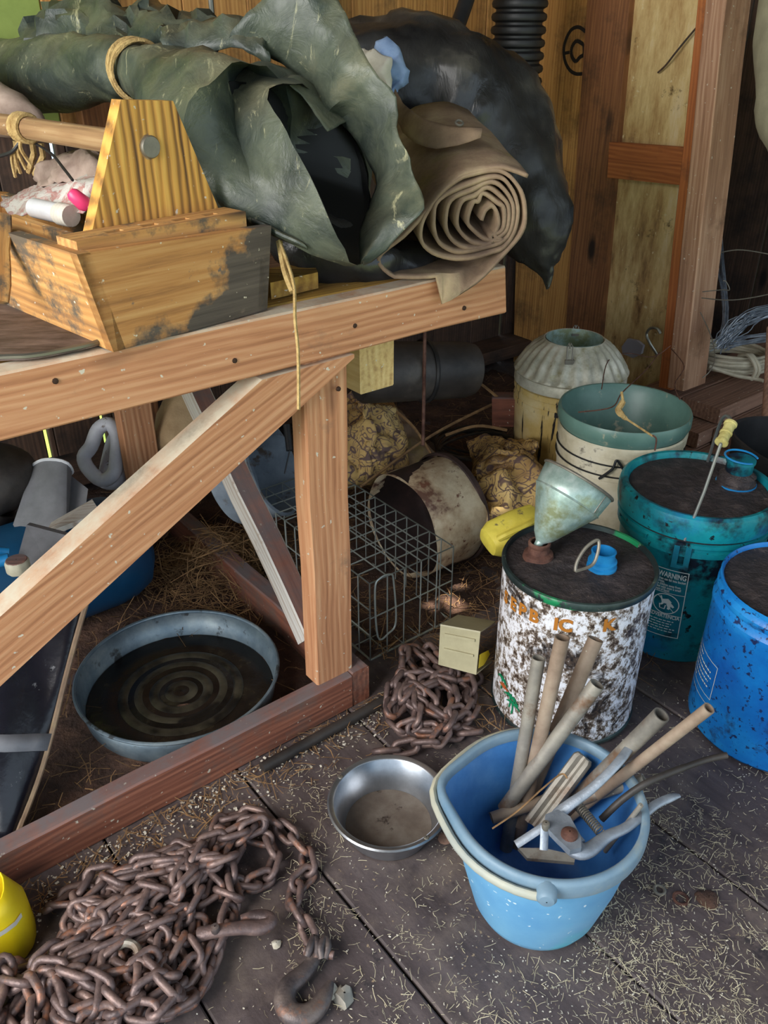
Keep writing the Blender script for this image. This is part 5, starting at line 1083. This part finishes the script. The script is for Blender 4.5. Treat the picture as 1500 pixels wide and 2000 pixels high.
pipe('metal_pipe', thru((975, 1640, .035), (1028, 1425, .262), 'v', 1285), .0105, 'pipe', 'dark grey pipe, leftmost of the pipes standing in the blue pail', group=G_)
pipe('metal_pipe', thru((1004, 1640, .035), (1058, 1428, .268), 'v', 1245), .0112, 'pipe_brown', 'tall brownish pipe right beside the dark grey one in the blue pail', group=G_)
pipe('metal_pipe', thru((1010, 1610, .08), (1094, 1412, .250), 'v', 1248), .0125, 'pipe_brown', 'mottled pipe with a crimped end leaning over the far rim of the blue pail', group=G_)
pipe('metal_pipe', thru((985, 1580, .12), (1098, 1428, .278), 'v', 1336), .0118, 'pipe', 'grey pipe with a small hole near its cut end, leaning over the far rim', group=G_)
pipe('metal_pipe', thru((1090, 1560, .08), (1205, 1482, .262), 'u', 1292), .0125, 'pipe', 'wide open-ended pipe leaning out right of the pliers', group=G_, wall=.0022)
pipe('metal_pipe', thru((1112, 1592, .10), (1225, 1508, .252), 'u', 1385), .0085, 'pipe_brown', 'long thin pipe sticking out furthest to the right of the blue pail', group=G_)
pipe('metal_pipe', (PZ(1080, 1580, .14), PZ(1258, 1522, .225)), .009, 'pipe', 'short grey pipe lying low against the right inner wall of the pail', group=G_)
pipe('metal_pipe', (PZ(960, 1598, .12), PZ(1110, 1548, .14)), .0095, 'pipe_brown', 'pipe lying across inside the pail behind the pliers', group=G_)
pipe('thin_rod', thru((1212, 1662, .12), (1234, 1596, .232), 'v', 1572), .0036, 'pipe', 'short thin upright rod in front of the right rim of the blue pail', 'rod', rod=True)
mb = MB(); mb.tube(catmull([PZ(1175, 1600, .20), PZ(1215, 1562, .235), PZ(1262, 1530, .262), PZ(1320, 1505, .275), PZ(1380, 1484, .28), PZ(1420, 1475, .285)]), [.0055] * 20 + [.0048] * 11, 10); o = mb.build('curved_rod', 'tarpaper'); tag(o, 'dark curved rod bending out over the right rim of the blue pail', 'rod')
# folded channel
mb = MB(); c0, c1 = PZ(1042, 1612, .13), PZ(1142, 1478, .235); dc_ = (c1 - c0); Mc = Matrix.Translation(c0) @ frame(dc_, V((-.3, -.5, .8))); Lc = dc_.length
prf = [(-.016, .004), (-.013, .010), (-.007, .010), (-.002, .003), (.002, .003), (.007, .010), (.013, .010), (.016, .004), (.015, -.006), (-.015, -.006)]
mb.rings([[V((x, y, z)) for y, z in prf] for x in (0, Lc * .5, Lc * .96)] + [[V((Lc, y * .8, z * .7)) for y, z in prf]]); o = mb.build('folded_channel', 'pipe', M=Mc, smooth=50); tag(o, 'folded metal channel with a groove leaning behind the plier handles', 'channel')
# pliers with spring
pz = lambda u, v, z=.232: PZ(u, v, z)
plr = thing('spring_pliers', 'cast aluminium spring-loaded pliers lying on the pipes in the blue pail', 'pliers', loc=pz(1110, 1632, .2))
def arm(name, pts, rad, flat=.6):
    mb = MB(); c_ = catmull([pz(*p) for p in pts], 5); n_ = len(c_); rr = [x.x for x in catmull([V((r, 0, 0)) for r in rad], 5)]; mb.tube(c_, rr, 12, flat=flat, up=(0, -.3, 1)); return mb.build(name, 'cast_alu', plr, world=True, smooth=60)
arm('handle', [(1128, 1652), (1098, 1618), (1090, 1594), (1112, 1572, .245), (1150, 1545, .262), (1186, 1512, .280), (1215, 1480, .292), (1236, 1450, .30), (1240, 1443, .30)], [.014, .015, .011, .0085, .0075, .007, .0072, .006, .003])
arm('handle', [(1100, 1630), (1126, 1658), (1150, 1660), (1185, 1634), (1220, 1618), (1250, 1596), (1280, 1572), (1310, 1558), (1328, 1554)], [.014, .015, .0115, .009, .0078, .0072, .007, .0065, .003])
mb = MB(); hub = [pz(u, v, .240) for u, v in ((1064, 1600), (1088, 1590), (1112, 1604), (1132, 1640), (1134, 1664), (1112, 1670), (1090, 1650), (1066, 1625))]; mb.hexa(hub, [p + V((0, 0, .010)) for p in hub]); mb.build('plate', 'cast_alu', plr, world=True, smooth=0)
mb = MB(); mb.lathe([(.001, .007), (.008, .006), (.0115, .003), (.012, -.004)], 20, Matrix.Translation(pz(1112, 1630, .251))); mb.build('rivet', 'rust', plr, world=True)
mb = MB(); s0, s1 = pz(1128, 1572, .236), pz(1172, 1624, .236); Ms = Matrix.Translation(s0) @ (s1 - s0).to_track_quat('Z', 'Y').to_matrix().to_4x4(); Ls = (s1 - s0).length
mb.tube([Ms @ V((.0068 * math.cos(t_), .0068 * math.sin(t_), Ls * i / 150)) for i, t_ in enumerate([i * 2 * math.pi * 14 / 150 for i in range(151)])], .0011, 5); mb.build('spring', 'metal_dull', plr, world=True)
for nm, a_, b_, r_ in (('jaw_arm', (1066, 1612, .243), (1008, 1650, .22), .0062), ('link', (1064, 1612, .25), (1062, 1660, .225), .006)):
    mb = MB(); mb.tube([PZ(*a_), PZ(*b_)], r_, 10, flat=.5, up=(0, -.3, 1)); mb.build(nm, 'cast_alu', plr, world=True)
for u, v in ((1066, 1610),):
    mb = MB(); mb.lathe([(.001, .004), (.005, .003), (.0058, 0), (.0058, -.012)], 14, Matrix.Translation(PZ(u, v, .254))); mb.build('pin', 'metal_dull', plr, world=True)
mb = MB(); q = [PZ(1012, 1656, .19), PZ(1030, 1676, .185), PZ(1122, 1684, .185), PZ(1124, 1670, .19), PZ(1060, 1656, .195)]; mb.hexa([p - V((0, 0, .006)) for p in q], q); o = mb.build('steel_plate', 'pipe', smooth=0); tag(o, 'flat dark steel bar lying below the pliers in the blue pail', 'bar')
mb = MB(); mb.tube(catmull([PZ(962, 1618, .236), PZ(1010, 1585, .24), PZ(1060, 1540, .25), PZ(1096, 1512, .252), PZ(1108, 1520, .25)]), .0014, 5); o = mb.build('dry_stalk', 'straw_brown'); tag(o, 'dry bent stem lying across the pail over the pipes', 'stem')

# ---- chains
MAT['chain'] = mottled('rusty_chain', [(.3, (74, 62, 62)), (.5, (112, 93, 89)), (.72, (152, 126, 116))], 26, rough=.46, metal=.35, bump=.35, bscale=160, spots=[((150, 104, 82), 30, .56, .66)])
MAT['chain_dark'] = mottled('dark_chain', [(.3, (60, 54, 56)), (.5, (92, 82, 80)), (.72, (130, 116, 108))], 26, rough=.5, metal=.4, bump=.3, bscale=160, spots=[((132, 96, 78), 30, .56, .66)])
def link_mesh(name, s_, R_, r_, mat):
    path = []
    for i in range(7): a_ = -math.pi / 2 + math.pi * i / 6; path.append(V((s_ + R_ * math.cos(a_), R_ * math.sin(a_), 0)))
    for i in range(7): a_ = math.pi / 2 + math.pi * i / 6; path.append(V((-s_ + R_ * math.cos(a_), R_ * math.sin(a_), 0)))
    mb = MB(); mb.tube(path, r_, 8, closed=True); o = mb.build(name, mat, smooth=180); return o
class Pile:
    def __init__(s): s.g = {}
    def h(s, x, y, rad):
        k = 0; c = .011; n_ = int(rad / c) + 1; ix, iy = round(x / c), round(y / c)
        for i in range(-n_, n_ + 1):
            for j in range(-n_, n_ + 1):
                if (i * i + j * j) * c * c <= rad * rad: k = max(k, s.g.get((ix + i, iy + j), 0))
        return k
    def put(s, x, y, rad, z):
        c = .011; n_ = int(rad / c) + 1; ix, iy = round(x / c), round(y / c)
        for i in range(-n_, n_ + 1):
            for j in range(-n_, n_ + 1):
                if (i * i + j * j) * c * c <= rad * rad: s.g[(ix + i, iy + j)] = max(s.g.get((ix + i, iy + j), 0), z)
def lay_chain(parent, path, pitch, s_, R_, r_, proto, n_max, rnd, cap=.09, mat2=None):
    P = catmull(path, 14); P = resample(P, max(2, int(sum((b - a).length for a, b in zip(P, P[1:])) / (pitch * .5))), False)
    pile = Pile(); k = 0; nodes = P[::2]; zs = []
    for i, p in enumerate(nodes):
        base = pile.h(p.x, p.y, .020); z = min(base * .78, cap)
        zs.append(z); pile.put(p.x, p.y, .018, z + r_ * 2.5)
    zs = [sum(zs[max(0, i - 1):i + 2]) / len(zs[max(0, i - 1):i + 2]) for i in range(len(zs))]
    inv = PM[parent].inverted()
    for i in range(len(nodes) - 1):
        if k >= n_max: break
        a, b = V(nodes[i]), V(nodes[i + 1]); a.z = zs[i]; b.z = zs[i + 1]
        d = b - a; d.z *= .8
        if d.length < 1e-5: continue
        m = (a + b) / 2; roll = math.radians(48) * (1 if i % 2 else -1) + rnd.uniform(-.3, .3)
        lift = r_ + abs(math.sin(roll)) * (R_) * .9
        rot = frame(d, V((0, 0, 1))) @ Matrix.Rotation(roll, 4, 'X')
        M_ = Matrix.Translation((m.x, m.y, m.z + lift)) @ rot
        o = proto if k == 0 else proto.copy()
        if k: COL.objects.link(o)
        o.parent = parent; o.matrix_local = inv @ M_; o.name = 'link'
        k += 1
    return k, pile
def in_poly(x, y, poly):
    c = False; n_ = len(poly)
    for i in range(n_):
        a, b = poly[i], poly[i - 1]
        if (a.y > y) != (b.y > y) and x < (b.x - a.x) * (y - a.y) / (b.y - a.y) + a.x: c = not c
    return c
def scribble(poly, n_, rnd, start, lo=.07, hi=.20, wt=None):
    xs = [p.x for p in poly]; ys = [p.y for p in poly]; out = [V(start)]
    while len(out) < n_:
        p = V((rnd.uniform(min(xs), max(xs)), rnd.uniform(min(ys), max(ys)), 0)); d = (p - out[-1]).length
        if lo < d < hi and in_poly(p.x, p.y, poly) and (wt is None or rnd.random() < wt(p)): out.append(p)
    return out
rnd = random.Random(21)
ch1 = thing('rusty_chain', 'long rusty chain with two hooks heaped at the lower left of the floor', 'chain', loc=PZ(300, 1850, 0))
lk = link_mesh('link', .0115, .0118, .0056, 'chain')
strand = [PZ(u, v, 0) for u, v in ((612, 1850), (592, 1808), (572, 1772), (575, 1742), (602, 1724), (606, 1694), (588, 1664), (562, 1640), (530, 1618), (496, 1604), (455, 1602), (424, 1622), (436, 1660), (470, 1650), (520, 1650), (540, 1690), (515, 1735), (470, 1740))]
polyA = [PZ(u, v, 0) for u, v in ((300, 1660), (400, 1645), (500, 1625), (540, 1680), (525, 1750), (440, 1800), (405, 1850), (398, 1960), (330, 2050), (150, 2100), (-60, 2080), (-120, 1990), (40, 1850), (110, 1760), (200, 1745), (270, 1730))]
path1 = strand + scribble(polyA, 72, rnd, strand[-1], .06, .17)
n1, _ = lay_chain(ch1, path1, .0362, .0115, .0118, .0056, lk, 296, rnd, .075)
ch3 = thing('rusty_chain', 'second heap of rusty chain at the bottom left corner, below the yellow container', 'chain', loc=PZ(150, 1960, 0))
lk3 = link_mesh('link', .0120, .0122, .0060, 'chain')
polyC = [PZ(u, v, 0) for u, v in ((-160, 1960), (60, 1900), (180, 1880), (300, 1900), (390, 1950), (380, 2060), (200, 2120), (-140, 2120))]
path3 = scribble(polyC, 44, rnd, PZ(150, 1960, 0), .05, .15)
_z = [V((p.x, p.y, 0)) for p in path3]
n3, _ = lay_chain(ch3, _z, .0375, .0120, .0122, .0060, lk3, 170, rnd, .07)
for o_ in ch3.children: o_.location.z += .022
# grab hook on the loose strand
def hook(pts, rad, name, mat='chain_dark', flat=1.15, parent=ch1):
    mb = MB(); c_ = catmull([PZ(*p) for p in pts], 6); rr = [x.x for x in catmull([V((r, 0, 0)) for r in rad], 6)]; mb.tube(c_, rr, 12, flat=flat, up=(0, 0, 1)); return mb.build(name, mat, parent, world=True, smooth=60)
hk = hook([(614, 1862, .016), (606, 1885, .016), (585, 1908, .015), (563, 1928, .015), (556, 1955, .015), (568, 1978, .015), (592, 1984, .015), (616, 1972, .014), (634, 1946, .013), (645, 1918, .012)], [.0115, .012, .0145, .0155, .016, .0165, .0165, .015, .0115, .006], 'grab_hook', flat=.75)
hook([(600, 1868, .022), (606, 1850, .028), (613, 1834, .026), (620, 1848, .026), (618, 1872, .02)], [.006, .0062, .0065, .0062, .006], 'clevis')
hook([(628, 1872, .02), (626, 1850, .028), (634, 1834, .024), (640, 1850, .024), (634, 1872, .018)], [.0055, .006, .0062, .006, .0055], 'clevis')
mb = MB(); mb.tube([PZ(594, 1856, .018), PZ(652, 1866, .018)], .0065, 10); mb.build('clevis_pin', 'chain', ch1, world=True)
hook([(388, 1826, .045), (412, 1820, .05), (440, 1816, .05), (475, 1812, .046), (505, 1812, .042), (526, 1804, .040), (524, 1792, .040), (500, 1788, .042), (470, 1792, .046)], [.012, .011, .010, .011, .012, .0115, .0105, .009, .004], 'grab_hook', 'chain', flat=.8)
mb = MB(); mb.lathe([(.001, .004), (.006, .003), (.007, 0), (.007, -.02)], 12, Matrix.Translation(PZ(420, 1812, .062))); mb.build('hook_bolt', 'chain_dark', ch1, world=True)
mb = MB(); mb.tube(catmull([PZ(228, 1850, .065), PZ(245, 1842, .07), PZ(262, 1846, .07), PZ(271, 1862, .068), (PZ(264, 1880, .064)), PZ(246, 1888, .06)]), .0062, 9); o = mb.build('grey_ring', 'pipe', ch1, world=True); o['label'] = 'pale grey open steel ring'
ch2 = thing('rusty_chain', 'dusty rusty chain heaped on the floor between the bench leg and the oil can', 'chain', loc=PZ(820, 1400, 0))
lk2 = link_mesh('link', .0115, .0120, .0060, 'chain')
polyB = [PZ(u, v, 0) for u, v in ((785, 1285), (830, 1275), (850, 1330), (925, 1340), (938, 1440), (880, 1465), (800, 1470), (700, 1462), (690, 1432), (738, 1402), (772, 1372), (782, 1330))]
st2 = [PZ(u, v, 0) for u, v in ((935, 1338), (890, 1322), (850, 1300), (815, 1285), (795, 1300), (800, 1330))]
path2 = st2 + scribble(polyB, 30, rnd, st2[-1], .06, .17) + [PZ(u, v, 0) for u, v in ((860, 1470), (800, 1472), (740, 1478), (722, 1468))]
n2, _ = lay_chain(ch2, path2, .0375, .0115, .0120, .0060, lk2, 150, rnd, .032)

# ---- iron pipe beside the skid and small bits
mb = MB(); mb.tube([PZ(512, 1500, .012), PZ(752, 1368, .012)], .011, 12); o = mb.build('iron_pipe', 'tarpaper'); tag(o, 'dark iron pipe lying along the front of the bench skid', 'pipe')
def washer(u, v, R_, r_, lab, mat='rust'):
    mb = MB(); mb.tube([PZ(u, v, .004) + V((R_ * math.cos(a), R_ * math.sin(a), 0)) for a in [i * math.pi / 9 for i in range(18)]], r_, 6, closed=True, flat=.7); o = mb.build('washer', mat); tag(o, lab, 'washer', 'washers on the floor')
washer(1288, 1738, .0085, .0028, 'pale ring washer lying right of the blue pail', 'metal_dull'); washer(1330, 1755, .011, .003, 'rusty ring washer right of the pale one')
mb = MB(); c_ = PZ(1382, 1757, .0); mb.lathe([(.001, .009), (.008, .008), (.015, .006), (.019, .001)], 14, Matrix.Translation(c_), wob=lambda a, z: .002 * math.sin(3 * a)); o = mb.build('dark_lump', 'soil'); tag(o, 'dark round lump on the floor right of the washers', 'lump')
for k, (u, v, s_, m_) in enumerate(((540, 1845, .009, 'chaff'), (640, 1940, .014, 'chaff'), (672, 1945, .016, 'pipe'), (1110, 1432, .014, 'lumber'), (868, 1640, .012, 'lumber'))):
    mb = MB(); mb.lathe([(.001, s_ * .8), (s_ * .6, s_ * .7), (s_, s_ * .3), (s_ * .9, 0)], 9, Matrix.Translation(PZ(u, v, 0))); crumple(mb, s_ * .5, 60, k); o = mb.build('debris_lump', m_, smooth=40)
    tag(o, ('small pale speck of debris left of the hook strand', 'pale feathery lump touching the hook tip', 'greyish lump right of the hook tip', 'pale stone at the foot of the oil can', 'brown scrap beside the bowl')[k], 'debris')

# ---- loose dirt and straw
rows = []
rnd = random.Random(4)
for i in range(90):
    r = []
    for j in range(80):
        a_, b_ = -.9 + 3.3 * i / 89, 1.12 + 1.22 * j / 79
        edge = min(1, min(a_ + .9, 2.4 - a_, (b_ - 1.12), 2.34 - b_) / .10); p = W(a_, b_, 0)
        z = (.008 * fbm(p, 5, 3) + .006 * fbm(p, 18, 5) + .006) * edge - .004 * (1 - edge)
        r.append(V((p.x, p.y, min(z, .016))))
    rows.append(r)
mb = MB(); mb.grid(rows); o = mb.build('loose_dirt', 'soil', smooth=180); tag(o, 'loose brown dirt spread over the floor under and behind the bench', 'dirt', kind='stuff')
def scatter(name, n_, gen, mat, label, cat, lmin, lmax, wmin, wmax, lift=.004, tilt=.12, z0=None):
    mb = MB(); k = 0
    while k < n_:
        p = gen()
        if p is None or not free(p): continue
        k += 1; a_ = rnd.uniform(0, math.tau); l_ = lmin + (lmax - lmin) * rnd.random() ** 2.2; w_ = rnd.uniform(wmin, wmax)
        d = V((math.cos(a_), math.sin(a_), rnd.gauss(0, tilt))); s_ = V((-math.sin(a_), math.cos(a_), rnd.uniform(-.5, .5))) * w_ / 2; bend = V((-math.sin(a_), math.cos(a_), rnd.uniform(0, .4))) * l_ * rnd.gauss(0, .10)
        z = (z0(p) if z0 else 0) + abs(d.z) * l_ / 2 + .0012 + rnd.random() * lift; c_ = V((p.x, p.y, z))
        A_, B_, C_ = c_ - d * l_ / 2, c_ + bend, c_ + d * l_ / 2
        mb.add([A_ - s_, A_ + s_, B_ + s_, B_ - s_, C_ + s_, C_ - s_], [(0, 1, 2, 3), (3, 2, 4, 5)])
    o = mb.build(name, mat, smooth=0, fix=False); tag(o, label, cat, kind='stuff'); return o
BLK = [(.008, 1.012, .085), (.24, .862, .10), (CC.x, CC.y, .145), (TC.x, TC.y, .13), (BC.x, BC.y, .156), (PN.x, PN.y, .2)]
def free(p): return all((p.x - x) ** 2 + (p.y - y) ** 2 > r * r for x, y, r in BLK)
def front():
    u, v = rnd.uniform(-60, 1560), rnd.uniform(1330, 2060); p = PZ(u, v, 0); b_ = p.dot(EB)
    if b_ > 1.06 and p.dot(EA) < .8: return None
    dens = .12 + .88 * max(0, min(1, (u - 480) / 700)) * (.25 + .75 * max(0, fbm(p, 4.5, 6) + .35))
    return p if rnd.random() < dens else None
def corner():
    u, v = rnd.uniform(560, 1500), rnd.uniform(1500, 2060); p = PZ(u, v, 0)
    return p if fbm(p, 6, 11) > .12 or (1240 < u < 1500 and 1640 < v < 1960 and rnd.random() < .4) or (1250 < u < 1420 and v > 1860 and rnd.random() < .5) else None
def back():
    p = W(rnd.uniform(-.4, 2.3), rnd.uniform(1.12, 2.3), 0); return p
def skidline():
    a_ = rnd.uniform(-.05, .85); p = W(a_, 1.06 - abs(rnd.gauss(0, .05)), 0); return p
def byfeet():
    p = W(rnd.uniform(.9, 1.5), rnd.uniform(.75, 1.35), 0); return p
scatter('floor_straw', 1900, front, 'straw', 'short straw pieces strewn over the dark floor boards', 'straw', .005, .022, .0004, .0009)
scatter('floor_straw', 2100, corner, 'straw', 'dense chopped straw on the floor round the blue pail', 'straw', .004, .024, .0004, .0009, .005)
scatter('floor_chaff', 1500, front, 'chaff', 'pale chaff flecks on the dark floor boards', 'chaff', .0015, .004, .0008, .002)
scatter('skid_straw', 500, skidline, 'straw_brown', 'brown straw along the front of the bench skid', 'straw', .01, .06, .0008, .0018, .008)
scatter('skid_chaff', 700, skidline, 'chaff', 'pale chaff along the front of the bench skid', 'chaff', .002, .007, .0015, .004, .006)
scatter('back_straw', 2600, back, 'straw_brown', 'brown straw litter under and behind the bench', 'straw', .015, .11, .0010, .0022, .012, .15, z0=lambda p: .008)
scatter('middle_straw', 900, byfeet, 'straw_brown', 'straw litter between the cage and the oil can', 'straw', .01, .08, .0009, .0018, .012, .15, z0=lambda p: .003)
hc_ = PD(420, 1000, 2.05)
def hay():
    return V((hc_.x + rnd.gauss(0, .10), hc_.y + rnd.gauss(0, .09), 0))
scatter('hay_heap', 1400, hay, 'straw_brown', 'heap of brown hay behind the braces under the bench', 'hay', .04, .14, .0010, .0024, .02, .25, z0=lambda p: max(0, .16 - 1.1 * math.hypot(p.x - hc_.x, p.y - hc_.y)) * rnd.random())
